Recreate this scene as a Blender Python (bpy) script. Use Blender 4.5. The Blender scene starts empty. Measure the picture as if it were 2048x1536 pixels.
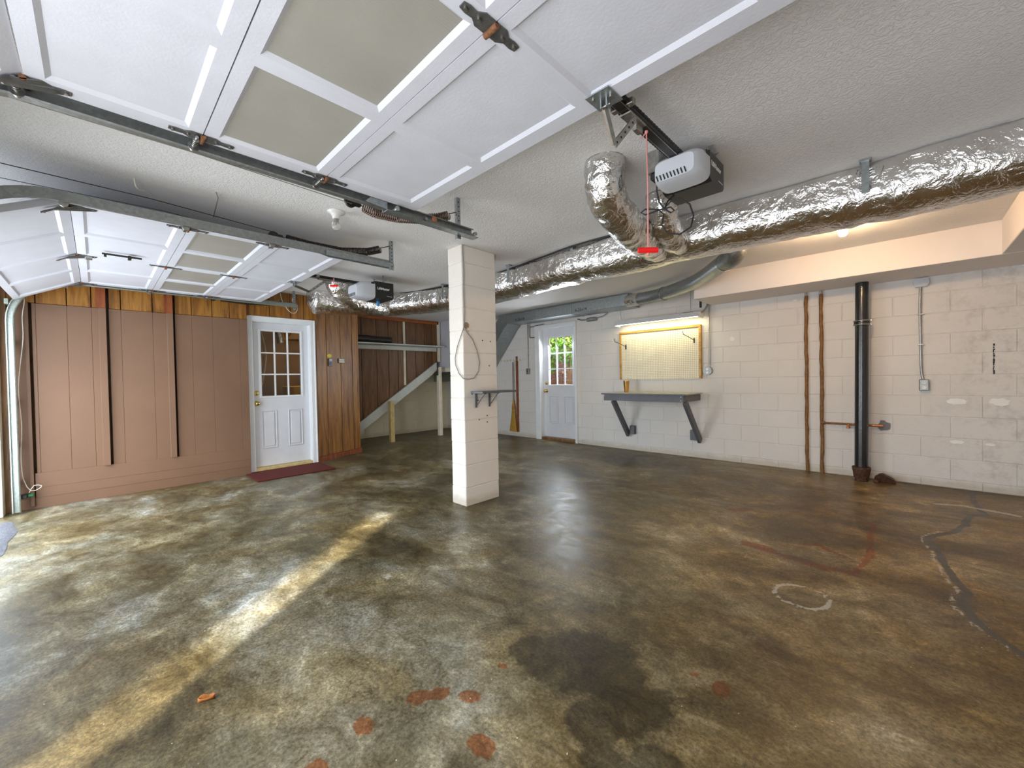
import bpy, bmesh, math, random
import numpy as np
from mathutils import Vector, Matrix, noise
random.seed(7)
D = bpy.data; S = bpy.context.scene; COL = S.collection
PI = math.pi; R = math.radians
# ------------------------------------------------------------------ camera
cam_d = D.cameras.new('camera'); cam = D.objects.new('camera', cam_d); COL.objects.link(cam); S.camera = cam
cam_d.sensor_fit = 'HORIZONTAL'; cam_d.sensor_width = 36.0; cam_d.lens = 808.7 / 2048 * 36.0
cam_d.clip_start = 0.02; cam_d.clip_end = 200
YAW, PITCH, ROLL = R(44.2433), R(-0.8558), R(1.1082)
CAMZ = 1.15
m = Matrix.Rotation(YAW, 3, 'Z') @ Matrix.Rotation(PITCH, 3, 'X') @ Matrix.Rotation(ROLL, 3, 'Y')
b2 = m @ Matrix.Rotation(PI / 2, 3, 'X')
cam.matrix_world = Matrix.Translation((0, 0, CAMZ)) @ b2.to_4x4()
# ------------------------------------------------------------------ world, sun, exposure
vs = S.view_settings; vs.view_transform = 'Standard'; vs.look = 'None'; vs.gamma = 1; vs.use_curve_mapping = False
EXPOSURE = 0.42; vs.exposure = EXPOSURE
w = D.worlds.new('world'); S.world = w; w.use_nodes = True
nt = w.node_tree; nt.nodes.clear()
sky = nt.nodes.new('ShaderNodeTexSky'); sky.sky_type = 'NISHITA'; sky.sun_disc = False
sky.sun_elevation = R(33); sky.sun_rotation = R(143); sky.air_density = 1.0; sky.dust_density = 2.0
bg = nt.nodes.new('ShaderNodeBackground'); bg.inputs[1].default_value = 0.75
wo = nt.nodes.new('ShaderNodeOutputWorld')
nt.links.new(sky.outputs[0], bg.inputs[0]); nt.links.new(bg.outputs[0], wo.inputs[0])
SUN_DIR = Vector((-0.6 * math.cos(R(33)), 0.8 * math.cos(R(33)), -math.sin(R(33))))
sl = D.lights.new('sun', 'SUN'); sl.energy = 10; sl.angle = R(0.8); sl.color = (1, .97, .92)
so = D.objects.new('sun', sl); COL.objects.link(so); so.rotation_euler = SUN_DIR.to_track_quat('-Z', 'Y').to_euler()
so.location = (3, -6, 6)
# daylight entering through the two open garage doors
def portal(x0, x1, z0, z1, y, energy, col):
    l = D.lights.new('doorway_daylight', 'AREA'); l.shape = 'RECTANGLE'; l.size = x1 - x0; l.size_y = z1 - z0
    l.energy = energy; l.color = col
    o = D.objects.new('doorway_daylight', l); COL.objects.link(o)
    o.location = ((x0 + x1) / 2, y, (z0 + z1) / 2); o.rotation_euler = (R(90), 0, 0)
    return o
portal(-5.68, -3.24, .05, 1.85, -.72, 60, (.86, .93, 1))
portal(-2.06, .38, .05, 1.85, -.72, 52, (.95, .97, 1))

bd = portal(-4.74, -4.2, 1.0, 1.88, 6.02, 34, (.84, .92, 1)); bd.name = 'back_door_daylight'; bd.rotation_euler = (R(-60), 0, 0)
# ------------------------------------------------------------------ materials
def new_mat(name):
    mt = D.materials.new(name); mt.use_nodes = True
    n = mt.node_tree; p = n.nodes['Principled BSDF']
    return mt, n, p
def pos(n, scale=(1, 1, 1), rot=(0, 0, 0)):
    g = n.nodes.new('ShaderNodeNewGeometry'); mp = n.nodes.new('ShaderNodeMapping')
    mp.inputs['Scale'].default_value = scale; mp.inputs['Rotation'].default_value = rot
    n.links.new(g.outputs['Position'], mp.inputs['Vector']); return mp.outputs[0]
def nz(n, vec, scale, detail=4, rough=.55, dist=0):
    t = n.nodes.new('ShaderNodeTexNoise'); t.inputs['Scale'].default_value = scale
    t.inputs['Detail'].default_value = detail; t.inputs['Roughness'].default_value = rough
    t.inputs['Distortion'].default_value = dist
    n.links.new(vec, t.inputs['Vector']); return t.outputs['Fac']
def ramp(n, fac, stops):
    r = n.nodes.new('ShaderNodeValToRGB'); e = r.color_ramp.elements
    while len(e) > 1: e.remove(e[-1])
    for i, (p_, c) in enumerate(stops):
        el = e[0] if i == 0 else e.new(p_)
        el.position = p_; el.color = (c, c, c, 1) if isinstance(c, (int, float)) else (*c, 1)
    n.links.new(fac, r.inputs[0]); return r.outputs[0]
def mix(n, fac, a, b, mode='MIX'):
    x = n.nodes.new('ShaderNodeMix'); x.data_type = 'RGBA'; x.blend_type = mode
    for s, v in ((0, fac), (6, a), (7, b)):
        if isinstance(v, (int, float)): x.inputs[s].default_value = v if s == 0 else (v, v, v, 1)
        elif isinstance(v, tuple): x.inputs[s].default_value = (*v, 1)
        else: n.links.new(v, x.inputs[s])
    return x.outputs[2]
def bump(n, p, h, strength=.3, dist=.01):
    b = n.nodes.new('ShaderNodeBump'); b.inputs['Strength'].default_value = strength; b.inputs['Distance'].default_value = dist
    n.links.new(h, b.inputs['Height']); n.links.new(b.outputs[0], p.inputs['Normal']); return b
def attr(n, name):
    a = n.nodes.new('ShaderNodeAttribute'); a.attribute_name = name; return a.outputs['Fac']
def simple(name, c, rough=.5, metal=0, var=.12, bscale=0, bstr=.2, spec=.5, nscale=8):
    mt, n, p = new_mat(name)
    v = pos(n); f = nz(n, v, nscale, 5)
    lo = tuple(x * (1 - var) for x in c); hi = tuple(min(1, x * (1 + var)) for x in c)
    n.links.new(ramp(n, f, [(.3, lo), (.7, hi)]), p.inputs['Base Color'])
    p.inputs['Roughness'].default_value = rough; p.inputs['Metallic'].default_value = metal
    p.inputs['Specular IOR Level'].default_value = spec
    if bscale: bump(n, p, nz(n, v, bscale, 4), bstr, .004)
    return mt
M = {}
M['white'] = simple('white_door_paint', (.74, .75, .78), .45, var=.03, bscale=120, bstr=.12)
M['garage'] = simple('garage_door_paint', (.65, .66, .71), .5, var=.035, bscale=90, bstr=.15)
M['trim'] = simple('white_trim_paint', (.83, .85, .86), .4, var=.03)
M['cream'] = simple('cream_board_paint', (.80, .74, .60), .6, var=.08)
M['palegreen'] = simple('pale_blue_white_stringer', (.62, .66, .62), .55, var=.08)
M['yellowwood'] = simple('bare_pine', (.62, .47, .20), .6, var=.18, nscale=20)
M['black'] = simple('black_plastic', (.015, .015, .014), .35, var=.2)
M['rubber'] = simple('black_rubber', (.02, .02, .02), .6)
M['dark'] = simple('blackened_steel', (.05, .045, .04), .4, .8, var=.3)
M['brass'] = simple('brass', (.75, .55, .18), .22, 1, var=.1)
M['copper'] = simple('copper_brass_tumbler', (.72, .42, .14), .22, 1, var=.15)
M['steel'] = simple('bright_zinc_steel', (.42, .42, .40), .35, 1, var=.25, nscale=40)
M['rust'] = simple('rusty_steel', (.24, .11, .05), .75, .4, var=.5, nscale=60, bscale=80)
M['rustdark'] = simple('dark_rusty_cast_iron', (.09, .042, .022), .75, .3, var=.5, nscale=50, bscale=60, bstr=.8)
M['cement'] = simple('dark_cement', (.20, .20, .21), .85, bscale=50)
M['hinge'] = simple('grey_zinc_hinge', (.16, .16, .155), .45, .7, var=.3, nscale=40)
M['orange'] = simple('copper_orange_plating', (.55, .24, .10), .45, .7, var=.3, nscale=40)
M['springbrown'] = simple('brown_spring_steel', (.20, .13, .10), .4, .8, var=.25, nscale=30)
M['springblack'] = simple('black_spring_steel', (.045, .033, .03), .35, .7, var=.25, nscale=30)
M['greypaint'] = simple('slate_grey_paint', (.125, .13, .145), .5, var=.1, bscale=60)
M['benchtop'] = simple('worn_bench_top', (.42, .42, .36), .4, var=.2, nscale=14)
M['red'] = simple('red_plastic', (.85, .01, .01), .4, var=.02)
M['rope'] = simple('pink_red_rope', (.72, .27, .25), .8, var=.15, nscale=200)
M['mat'] = simple('maroon_doormat', (.12, .012, .006), .95, var=.4, nscale=150, bscale=300, bstr=.8)
M['blackpipe'] = simple('glossy_black_cast_iron', (.012, .012, .013), .22, .0, var=.3, bscale=70, bstr=.25, spec=.8)
M['brownwrap'] = simple('brown_pipe', (.235, .108, .030), .55, .25, var=.3, nscale=25, bscale=60, bstr=.5)
M['conduit'] = simple('galvanised_conduit', (.40, .40, .39), .4, .9, var=.15)
M['wire'] = simple('off_white_wire', (.75, .72, .62), .5)
M['greywire'] = simple('grey_cable', (.25, .22, .19), .5)
M['porcelain'] = simple('white_porcelain', (.85, .84, .80), .25, var=.02)
M['straw'] = simple('broom_straw', (.44, .24, .03), .7, var=.3, nscale=60, bscale=200, bstr=.8)
M['redwood'] = simple('red_brown_stained_wood', (.24, .07, .02), .5, var=.3, nscale=20)
M['greenclear'] = simple('green_lens', (.01, .16, .06), .3)
M['yellowsticker'] = simple('yellow_sticker', (.85, .65, .02), .5, var=.02)
M['ivory'] = simple('ivory_plastic', (.72, .62, .35), .4, var=.05)
M['silverplastic'] = simple('silver_grey_plastic', (.55, .57, .6), .4, var=.05)
M['outletwhite'] = simple('white_outlet_plastic', (.8, .8, .78), .35, var=.03)
M['leafmat'] = simple('dry_orange_leaf', (.42, .15, .03), .6, var=.3, nscale=90)
M['whitepatch'] = simple('white_filler', (.88, .87, .84), .8, var=.03, bscale=60, bstr=.6)
M['darkbark'] = simple('tan_wire_scrim', (.3, .25, .2), .8)
M['brick'] = simple('red_brick', (.42, .17, .10), .85, var=.35, nscale=12)
M['leafg'] = simple('green_leaf', (.16, .33, .04), .5, var=.5, nscale=6)
M['asphalt'] = simple('grey_asphalt', (.16, .165, .18), .85, var=.25, nscale=40, bscale=90, bstr=1)
M['siding'] = simple('pale_siding', (.55, .55, .52), .7)
M['bluetag'] = simple('blue_plastic_tag', (.05, .3, .65), .4)
M['yellowbox'] = simple('yellow_carton', (.75, .42, .03), .6, var=.05)
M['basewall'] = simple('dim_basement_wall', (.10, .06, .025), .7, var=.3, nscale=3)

def galv(name, base, rough):
    mt, n, p = new_mat(name); v = pos(n)
    vo = n.nodes.new('ShaderNodeTexVoronoi'); vo.inputs['Scale'].default_value = 70; n.links.new(v, vo.inputs['Vector'])
    f = ramp(n, vo.outputs['Color'], [(.1, tuple(c * .72 for c in base)), (.9, tuple(c * 1.2 for c in base))])
    n.links.new(mix(n, nz(n, v, 5, 5), f, tuple(c * .8 for c in base)), p.inputs['Base Color'])
    p.inputs['Metallic'].default_value = .85; p.inputs['Roughness'].default_value = rough
    return mt
M['galv'] = galv('galvanised_sheet', (.42, .46, .47), .38)
M['galvdark'] = galv('weathered_galvanised_track', (.36, .375, .365), .45)
M['galvlight'] = galv('pale_galvanised_track', (.46, .52, .48), .4)

# crinkled foil
mt, n, p = new_mat('crinkled_foil'); v = pos(n)
f1 = nz(n, v, 15, 4, .5, 1.8); f2 = nz(n, v, 70, 2, .5, .8)
mn = n.nodes.new('ShaderNodeMath'); mn.operation = 'MULTIPLY_ADD'; mn.inputs[1].default_value = .16
n.links.new(f2, mn.inputs[0]); n.links.new(f1, mn.inputs[2])
bump(n, p, mn.outputs[0], .6, .020)
n.links.new(ramp(n, nz(n, v, 6, 3), [(.3, (.70, .67, .63)), (.7, (.86, .85, .84))]), p.inputs['Base Color'])
p.inputs['Metallic'].default_value = 1; n.links.new(ramp(n, nz(n, v, 9, 3), [(.3, .12), (.75, .24)]), p.inputs['Roughness'])
M['foil'] = mt
# frosted panes
mt, n, p = new_mat('frosted_ribbed_pane')
wv = n.nodes.new('ShaderNodeTexWave'); wv.inputs['Scale'].default_value = 38; wv.bands_direction = 'X'; n.links.new(pos(n), wv.inputs['Vector'])
n.links.new(ramp(n, nz(n, pos(n), 3, 3), [(.3, (.345, .33, .285)), (.7, (.40, .385, .335))]), p.inputs['Base Color'])
p.inputs['Roughness'].default_value = .35; bump(n, p, wv.outputs['Fac'], .25, .003); M['frost'] = mt
# painted block
def blockmat(name, c, seed):
    mt, n, p = new_mat(name); v = pos(n); lo = tuple(x * .93 for x in c)
    f = nz(n, v, 1.3 + seed, 5, .6)
    c1 = ramp(n, f, [(.3, lo), (.62, c)])
    sp = ramp(n, nz(n, v, 26, 5, .7), [(.66, 0), (.74, 1)])
    c2 = mix(n, mix(n, 1.0, sp, ramp(n, nz(n, v, 1.1, 3), [(.45, 0), (.62, .45)]), 'MULTIPLY'), c1, (.33, .28, .24))
    # damp and dirt close to the slab
    gx = n.nodes.new('ShaderNodeSeparateXYZ'); n.links.new(v, gx.inputs[0])
    a = n.nodes.new('ShaderNodeMath'); a.operation = 'MULTIPLY_ADD'; a.inputs[1].default_value = -.08; n.links.new(nz(n, v, 9, 4), a.inputs[0]); n.links.new(gx.outputs[2], a.inputs[2])
    d = ramp(n, a.outputs[0], [(0, .45), (.05, 0)])
    sx = n.nodes.new('ShaderNodeMath'); sx.operation = 'MULTIPLY_ADD'; sx.inputs[1].default_value = .9; n.links.new(gx.outputs[0], sx.inputs[0]); n.links.new(nz(n, v, 5, 8, .72), sx.inputs[2])
    c2 = mix(n, mix(n, 1.0, ramp(n, sx.outputs[0], [(.55, 0), (1.1, .5)]), ramp(n, nz(n, v, 8, 8, .75), [(.48, 0), (.66, 1)]), 'MULTIPLY'), c2, (.42, .38, .34))
    c3 = mix(n, d, c2, (.45, .36, .22))
    n.links.new(c3, p.inputs['Base Color']); p.inputs['Roughness'].default_value = .62
    h = nz(n, v, 55, 6, .7); bump(n, p, h, .5, .006); return mt
M['block'] = blockmat('painted_cream_block', (.75, .72, .68), 0)
M['mortar'] = blockmat('painted_mortar', (.76, .72, .67), .2)
M['alcoveblock'] = blockmat('painted_yellowed_block', (.74, .69, .52), .4)  # yellower block tone for the alcove wall
M['pillarblock'] = blockmat('painted_pillar_block', (.86, .80, .72), .7)
# ceiling plaster
def plaster(name, c, s):
    mt, n, p = new_mat(name); v = pos(n)
    n.links.new(ramp(n, nz(n, v, 1.5, 4), [(.3, tuple(x * .93 for x in c)), (.7, c)]), p.inputs['Base Color'])
    p.inputs['Roughness'].default_value = .75
    h = ramp(n, nz(n, v, 34, 5, .55, 2.2), [(.42, 0), (.6, 1)]); bump(n, p, h, s, .006); return mt
M['ceiling'] = plaster('stippled_ceiling', (.88, .86, .84), .5)
M['soffit'] = plaster('smooth_soffit', (.82, .76, .72), .04)
M['drywall'] = plaster('lavender_grey_drywall', (.60, .60, .66), .04)
M['lowersoffit'] = M['soffit']
# brown painted boards
mt, n, p = new_mat('brown_wall_paint'); v = pos(n)
c1 = ramp(n, nz(n, v, 1.2, 4), [(.3, (.168, .091, .052)), (.7, (.205, .113, .066))])
gx = n.nodes.new('ShaderNodeSeparateXYZ'); n.links.new(v, gx.inputs[0])
a = n.nodes.new('ShaderNodeMath'); a.operation = 'MULTIPLY_ADD'; a.inputs[1].default_value = -.16
n.links.new(nz(n, pos(n, (1, 1, 5)), 5, 5), a.inputs[0]); n.links.new(gx.outputs[2], a.inputs[2])
n.links.new(mix(n, ramp(n, a.outputs[0], [(0, .5), (.07, 0)]), c1, (.17, .09, .05)), p.inputs['Base Color'])
p.inputs['Roughness'].default_value = .55; bump(n, p, nz(n, pos(n, (1, 1, .2)), 60, 3), .12, .004); M['brown'] = mt
# wood veneer
def wood(name, c0, c1, c2, axis='Z', sc=1.0, rough=.42):
    mt, n, p = new_mat(name); st = {'Z': (9, 9, .75), 'Y': (9, .75, 9), 'X': (.75, 9, 9)}[axis]
    v = pos(n, tuple(s * sc for s in st))
    f = nz(n, v, 1.4, 8, .62, 1.6)
    st2 = tuple(s * sc * 5 for s in st); g = nz(n, pos(n, st2), 2, 4, .6)
    col = ramp(n, f, [(.32, c0), (.47, c1), (.6, c2)])
    n.links.new(mix(n, .35, col, ramp(n, g, [(.35, .25), (.65, 1)]), 'MULTIPLY'), p.inputs['Base Color'])
    p.inputs['Roughness'].default_value = rough; bump(n, p, g, .1, .003); return mt
M['veneer'] = wood('oak_veneer_panelling', (.15, .050, .006), (.30, .120, .016), (.42, .185, .028))
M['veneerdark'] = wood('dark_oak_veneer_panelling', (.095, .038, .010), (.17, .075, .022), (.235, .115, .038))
M['redbatten'] = wood('red_stained_batten', (.17, .03, .008), (.27, .06, .012), (.33, .09, .02))
M['redbattenY'] = wood('red_stained_plate', (.27, .05, .008), (.42, .11, .02), (.5, .16, .03), 'Y')
M['frameoak'] = wood('honey_oak_frame', (.35, .15, .02), (.55, .28, .04), (.65, .37, .06), 'X')
M['studwood'] = wood('old_stud_timber', (.10, .04, .012), (.24, .11, .03), (.34, .17, .06))
# glass
mt = D.materials.new('clear_glass'); mt.use_nodes = True; n = mt.node_tree; n.nodes.clear()
o_ = n.nodes.new('ShaderNodeOutputMaterial'); tr = n.nodes.new('ShaderNodeBsdfTransparent'); gl = n.nodes.new('ShaderNodeBsdfGlossy')
gl.inputs['Roughness'].default_value = .02; fr = n.nodes.new('ShaderNodeFresnel'); fr.inputs[0].default_value = 1.45; mx = n.nodes.new('ShaderNodeMixShader')
n.links.new(fr.outputs[0], mx.inputs[0]); n.links.new(tr.outputs[0], mx.inputs[1]); n.links.new(gl.outputs[0], mx.inputs[2]); n.links.new(mx.outputs[0], o_.inputs[0]); M['glass'] = mt
def emit(name, c, s):
    mt, n, p = new_mat(name); p.inputs['Base Color'].default_value = (*c, 1)
    p.inputs['Emission Color'].default_value = (*c, 1); p.inputs['Emission Strength'].default_value = s; return mt
M['bulbon'] = emit('glowing_bulb', (1, .72, .35), 60)
M['tubeon'] = emit('glowing_fluorescent_tube', (1, .93, .66), 5)
mt, n, p = new_mat('clear_bulb_glass'); p.inputs['Base Color'].default_value = (.85, .83, .8, 1); p.inputs['Transmission Weight'].default_value = .75
p.inputs['Roughness'].default_value = .15; M['bulboff'] = mt
mt, n, p = new_mat('translucent_lens'); p.inputs['Base Color'].default_value = (.60, .62, .66, 1); p.inputs['Roughness'].default_value = .28
p.inputs['Subsurface Weight'].default_value = .15; p.inputs['Subsurface Radius'].default_value = (.02, .02, .02); M['lens'] = mt
# concrete floor
mt, n, p = new_mat('sealed_stained_concrete')
v = pos(n, (1, 1, 1)); va = pos(n, (.8, 1.1, 1), (0, 0, R(12)))
big = nz(n, va, 1.1, 9, .66, .5); mid = nz(n, va, 4.5, 9, .72, .7); fine = nz(n, v, 24, 8, .75, .3)
base = ramp(n, big, [(.34, (.055, .043, .020)), (.46, (.115, .092, .046)), (.56, (.188, .166, .108)), (.67, (.32, .310, .262))])
md = ramp(n, mid, [(.33, (.42, .37, .29)), (.46, (.80, .76, .68)), (.56, (1.05, 1.02, .97)), (.68, (1.7, 1.7, 1.68))])
c = mix(n, 1.0, base, md, 'MULTIPLY')
m2 = nz(n, v, 13, 9, .8, .4)
c = mix(n, 1.0, c, ramp(n, m2, [(.33, (.50, .47, .40)), (.47, (.92, .90, .85)), (.56, (1.08, 1.07, 1.04)), (.68, (1.65, 1.66, 1.68))]), 'MULTIPLY')
c = mix(n, 1.0, c, ramp(n, nz(n, v, 75, 6, .8), [(.34, .45), (.5, 1.0), (.66, 1.6)]), 'MULTIPLY')
hue = ramp(n, nz(n, v, 1.7, 5, .6, .5), [(.40, (1.07, .99, .80)), (.52, (1, 1, 1)), (.62, (.95, 1.02, 1.10))]); c = mix(n, .9, c, hue, 'MULTIPLY')
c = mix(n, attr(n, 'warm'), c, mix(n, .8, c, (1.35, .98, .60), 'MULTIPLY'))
c = mix(n, attr(n, 'sky_sheen'), c, mix(n, .8, c, (1.30, 1.42, 1.62), 'MULTIPLY'))  # paints the sky's reflection into the concrete colour
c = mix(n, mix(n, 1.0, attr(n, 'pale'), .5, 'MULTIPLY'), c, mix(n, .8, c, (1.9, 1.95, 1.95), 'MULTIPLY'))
def thr(name, ns, lo, hi, amp=.6):
    a = n.nodes.new('ShaderNodeMath'); a.operation = 'MULTIPLY_ADD'; a.inputs[1].default_value = amp
    n.links.new(nz(n, v, ns, 6, .7), a.inputs[0]); n.links.new(attr(n, name), a.inputs[2])
    return ramp(n, a.outputs[0], [(lo, 0), (hi, 1)])
oil = thr('oil', 9, .80, 1.12, 1.05); c = mix(n, mix(n, 1.0, oil, .92, 'MULTIPLY'), c, mix(n, 1.0, c, (.34, .33, .31), 'MULTIPLY'))
ru = thr('rust', 24, .85, 1.4, 1.2); c = mix(n, mix(n, 1.0, ru, .9, 'MULTIPLY'), c, mix(n, 1.0, mix(n, .2, c, (.16, .16, .16)), (.95, .40, .17), 'MULTIPLY'))
ck = thr('crack', 30, .72, .86, .5); c = mix(n, mix(n, 1.0, ck, .9, 'MULTIPLY'), c, (.062, .058, .050))
ch = thr('chalk', 34, .95, 1.3, 1.15); c = mix(n, mix(n, 1.0, ch, .6, 'MULTIPLY'), c, (.55, .52, .45))
spk = ramp(n, nz(n, v, 60, 2, .5), [(.755, 0), (.775, 1)]); c = mix(n, mix(n, 1.0, spk, .7, 'MULTIPLY'), c, (.7, .66, .58))
n.links.new(c, p.inputs['Base Color'])
n.links.new(ramp(n, mid, [(.3, .28), (.7, .52)]), p.inputs['Roughness'])
p.inputs['Specular IOR Level'].default_value = .34
bump(n, p, mix(n, .4, fine, mid), .12, .01)
M['floor'] = mt

# ------------------------------------------------------------------ mesh builder
W = {}
class MB:
    def __init__(s): s.v = []; s.f = []; s.sm = []; s.mi = []; s.cur = 0
    def add(s, vs, fs, smooth=False):
        o = len(s.v); s.v += [tuple(x) for x in vs]
        for f in fs: s.f.append(tuple(i + o for i in f)); s.sm.append(smooth); s.mi.append(s.cur)
        return s
    def box(s, a, b, c=0, T=None):
        x0, y0, z0 = [min(a[i], b[i]) for i in range(3)]; x1, y1, z1 = [max(a[i], b[i]) for i in range(3)]
        c = min(c, (x1 - x0) * .45, (y1 - y0) * .45, (z1 - z0) * .45)
        if c <= 0:
            vs = [(x, y, z) for z in (z0, z1) for y in (y0, y1) for x in (x0, x1)]
            fs = [(0, 2, 3, 1), (4, 5, 7, 6), (0, 1, 5, 4), (2, 6, 7, 3), (0, 4, 6, 2), (1, 3, 7, 5)]
        else:
            vs = []; idx = {}
            X = ((x0, x0 + c), (x1, x1 - c)); Y = ((y0, y0 + c), (y1, y1 - c)); Z = ((z0, z0 + c), (z1, z1 - c))
            for i in (0, 1):
                for j in (0, 1):
                    for k in (0, 1):
                        for ax in range(3):
                            p_ = (X[i][0 if ax == 0 else 1], Y[j][0 if ax == 1 else 1], Z[k][0 if ax == 2 else 1])
                            idx[(i, j, k, ax)] = len(vs); vs.append(p_)
            I = lambda i, j, k, a_: idx[(i, j, k, a_)]
            fs = []
            for i in (0, 1): fs.append((I(i, 0, 0, 0), I(i, 1, 0, 0), I(i, 1, 1, 0), I(i, 0, 1, 0)) if i else (I(i, 0, 0, 0), I(i, 0, 1, 0), I(i, 1, 1, 0), I(i, 1, 0, 0)))
            for j in (0, 1): fs.append((I(0, j, 0, 1), I(0, j, 1, 1), I(1, j, 1, 1), I(1, j, 0, 1)) if j else (I(0, j, 0, 1), I(1, j, 0, 1), I(1, j, 1, 1), I(0, j, 1, 1)))
            for k in (0, 1): fs.append((I(0, 0, k, 2), I(1, 0, k, 2), I(1, 1, k, 2), I(0, 1, k, 2)) if k else (I(0, 0, k, 2), I(0, 1, k, 2), I(1, 1, k, 2), I(1, 0, k, 2)))
            for i in (0, 1):
                for j in (0, 1): fs.append((I(i, j, 0, 0), I(i, j, 1, 0), I(i, j, 1, 1), I(i, j, 0, 1)))
                for k in (0, 1): fs.append((I(i, 0, k, 0), I(i, 1, k, 0), I(i, 1, k, 2), I(i, 0, k, 2)))
            for j in (0, 1):
                for k in (0, 1): fs.append((I(0, j, k, 1), I(1, j, k, 1), I(1, j, k, 2), I(0, j, k, 2)))
            for i in (0, 1):
                for j in (0, 1):
                    for k in (0, 1): fs.append((I(i, j, k, 0), I(i, j, k, 1), I(i, j, k, 2)))
        if T: vs = [T(q) for q in vs]
        return s.add(vs, fs)
    def cbox(s, cx, cy, cz, dx, dy, dz, c=0): return s.box((cx - dx / 2, cy - dy / 2, cz - dz / 2), (cx + dx / 2, cy + dy / 2, cz + dz / 2), c)
    def obox(s, p0, p1, wd, th, up=(0, 0, 1), c=0):
        """bar from p0 to p1, wd across, th along up"""
        p0 = Vector(p0); p1 = Vector(p1); d = (p1 - p0); L = d.length; d.normalize(); u = Vector(up)
        sd = d.cross(u)
        if sd.length < 1e-5: sd = d.cross(Vector((1, 0, 0)))
        sd.normalize(); u = sd.cross(d)
        T = lambda q: tuple(p0 + d * q[0] + sd * q[1] + u * q[2])
        return s.box((0, -wd / 2, -th / 2), (L, wd / 2, th / 2), c, T)
    def sweep(s, pts, prof, up=(0, 0, 1), caps=True, smooth=True, closed=True):
        """prof: list of (a,b) or function(i,t)->list; a along side, b along up-ish normal"""
        P = [Vector(q) for q in pts]; n_ = len(P); rings = []
        u0 = Vector(up)
        for i in range(n_):
            t = (P[min(i + 1, n_ - 1)] - P[max(i - 1, 0)]).normalized()
            sd = t.cross(u0)
            if sd.length < 1e-4: sd = t.cross(Vector((0, 1, 0)))
            sd.normalize(); nn = sd.cross(t).normalized()
            if up == 'p': pass
            pr = prof(i, i / (n_ - 1)) if callable(prof) else prof
            rings.append([tuple(P[i] + sd * a + nn * b) for a, b in pr])
        k = len(rings[0]); vs = [q for r_ in rings for q in r_]; fs = []
        for i in range(n_ - 1):
            for j in range(k if closed else k - 1):
                j2 = (j + 1) % k; fs.append((i * k + j, i * k + j2, (i + 1) * k + j2, (i + 1) * k + j))
        s.add(vs, fs, smooth)
        if caps: s.add(rings[0], [tuple(range(k))[::-1]]); s.add(rings[-1], [tuple(range(k))])
        return s
    def tube(s, pts, r, n=10, caps=True, rf=None):
        """parallel transport tube"""
        P = [Vector(q) for q in pts]; N = len(P); T0 = (P[1] - P[0]).normalized()
        u = T0.orthogonal().normalized(); rings = []
        for i in range(N):
            t = (P[min(i + 1, N - 1)] - P[max(i - 1, 0)]).normalized()
            u = (u - t * u.dot(t)).normalized(); v_ = t.cross(u)
            rr = rf(i / (N - 1)) if rf else r
            rings.append([tuple(P[i] + (u * math.cos(2 * PI * j / n) + v_ * math.sin(2 * PI * j / n)) * rr) for j in range(n)])
        vs = [q for r_ in rings for q in r_]; fs = []
        for i in range(N - 1):
            for j in range(n):
                j2 = (j + 1) % n; fs.append((i * n + j, i * n + j2, (i + 1) * n + j2, (i + 1) * n + j))
        s.add(vs, fs, True)
        if caps: s.add(rings[0], [tuple(range(n))[::-1]]); s.add(rings[-1], [tuple(range(n))])
        return s
    def cyl(s, p0, p1, r0, r1=None, n=20):
        return s.tube([p0, p1], r0, n, True, (lambda t: r0 + (r1 - r0) * t) if r1 is not None else None)
    def lathe(s, c, prof, axis=(0, 0, 1), n=24):
        """prof (r, h) along axis from c"""
        A = Vector(axis).normalized(); u = A.orthogonal().normalized(); v_ = A.cross(u); c = Vector(c)
        rings = [[tuple(c + A * h + (u * math.cos(2 * PI * j / n) + v_ * math.sin(2 * PI * j / n)) * r_) for j in range(n)] for r_, h in prof]
        vs = [q for r_ in rings for q in r_]; fs = []
        for i in range(len(prof) - 1):
            for j in range(n):
                j2 = (j + 1) % n; fs.append((i * n + j, i * n + j2, (i + 1) * n + j2, (i + 1) * n + j))
        s.add(vs, fs, True)
        if prof[0][0] > 1e-4: s.add(rings[0], [tuple(range(n))[::-1]])
        if prof[-1][0] > 1e-4: s.add(rings[-1], [tuple(range(n))])
        return s
    def prism(s, poly, T, d):
        """poly [(a,b)], T(a,b,c)->xyz, extruded 0..d"""
        k = len(poly); vs = [T(a, b, 0) for a, b in poly] + [T(a, b, d) for a, b in poly]
        fs = [tuple(range(k))[::-1], tuple(range(k, 2 * k))] + [(i, (i + 1) % k, k + (i + 1) % k, k + i) for i in range(k)]
        return s.add(vs, fs)
    def coil(s, pts, Rr, r, turns, n=6, per=14):
        P = [Vector(q) for q in pts]; seg = [0]
        for i in range(1, len(P)): seg.append(seg[-1] + (P[i] - P[i - 1]).length)
        L = seg[-1]; N = turns * per; out = []
        for i in range(N + 1):
            d = L * i / N; k = 0
            while k < len(seg) - 2 and seg[k + 1] < d: k += 1
            t = (d - seg[k]) / max(1e-9, seg[k + 1] - seg[k]); c = P[k].lerp(P[k + 1], t)
            tg = (P[k + 1] - P[k]).normalized(); sd = tg.cross(Vector((0, 0, 1))).normalized(); u = sd.cross(tg); a = 2 * PI * turns * i / N
            out.append(c + (sd * math.cos(a) + u * math.sin(a)) * Rr)
        return s.tube(out, r, n)
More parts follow.
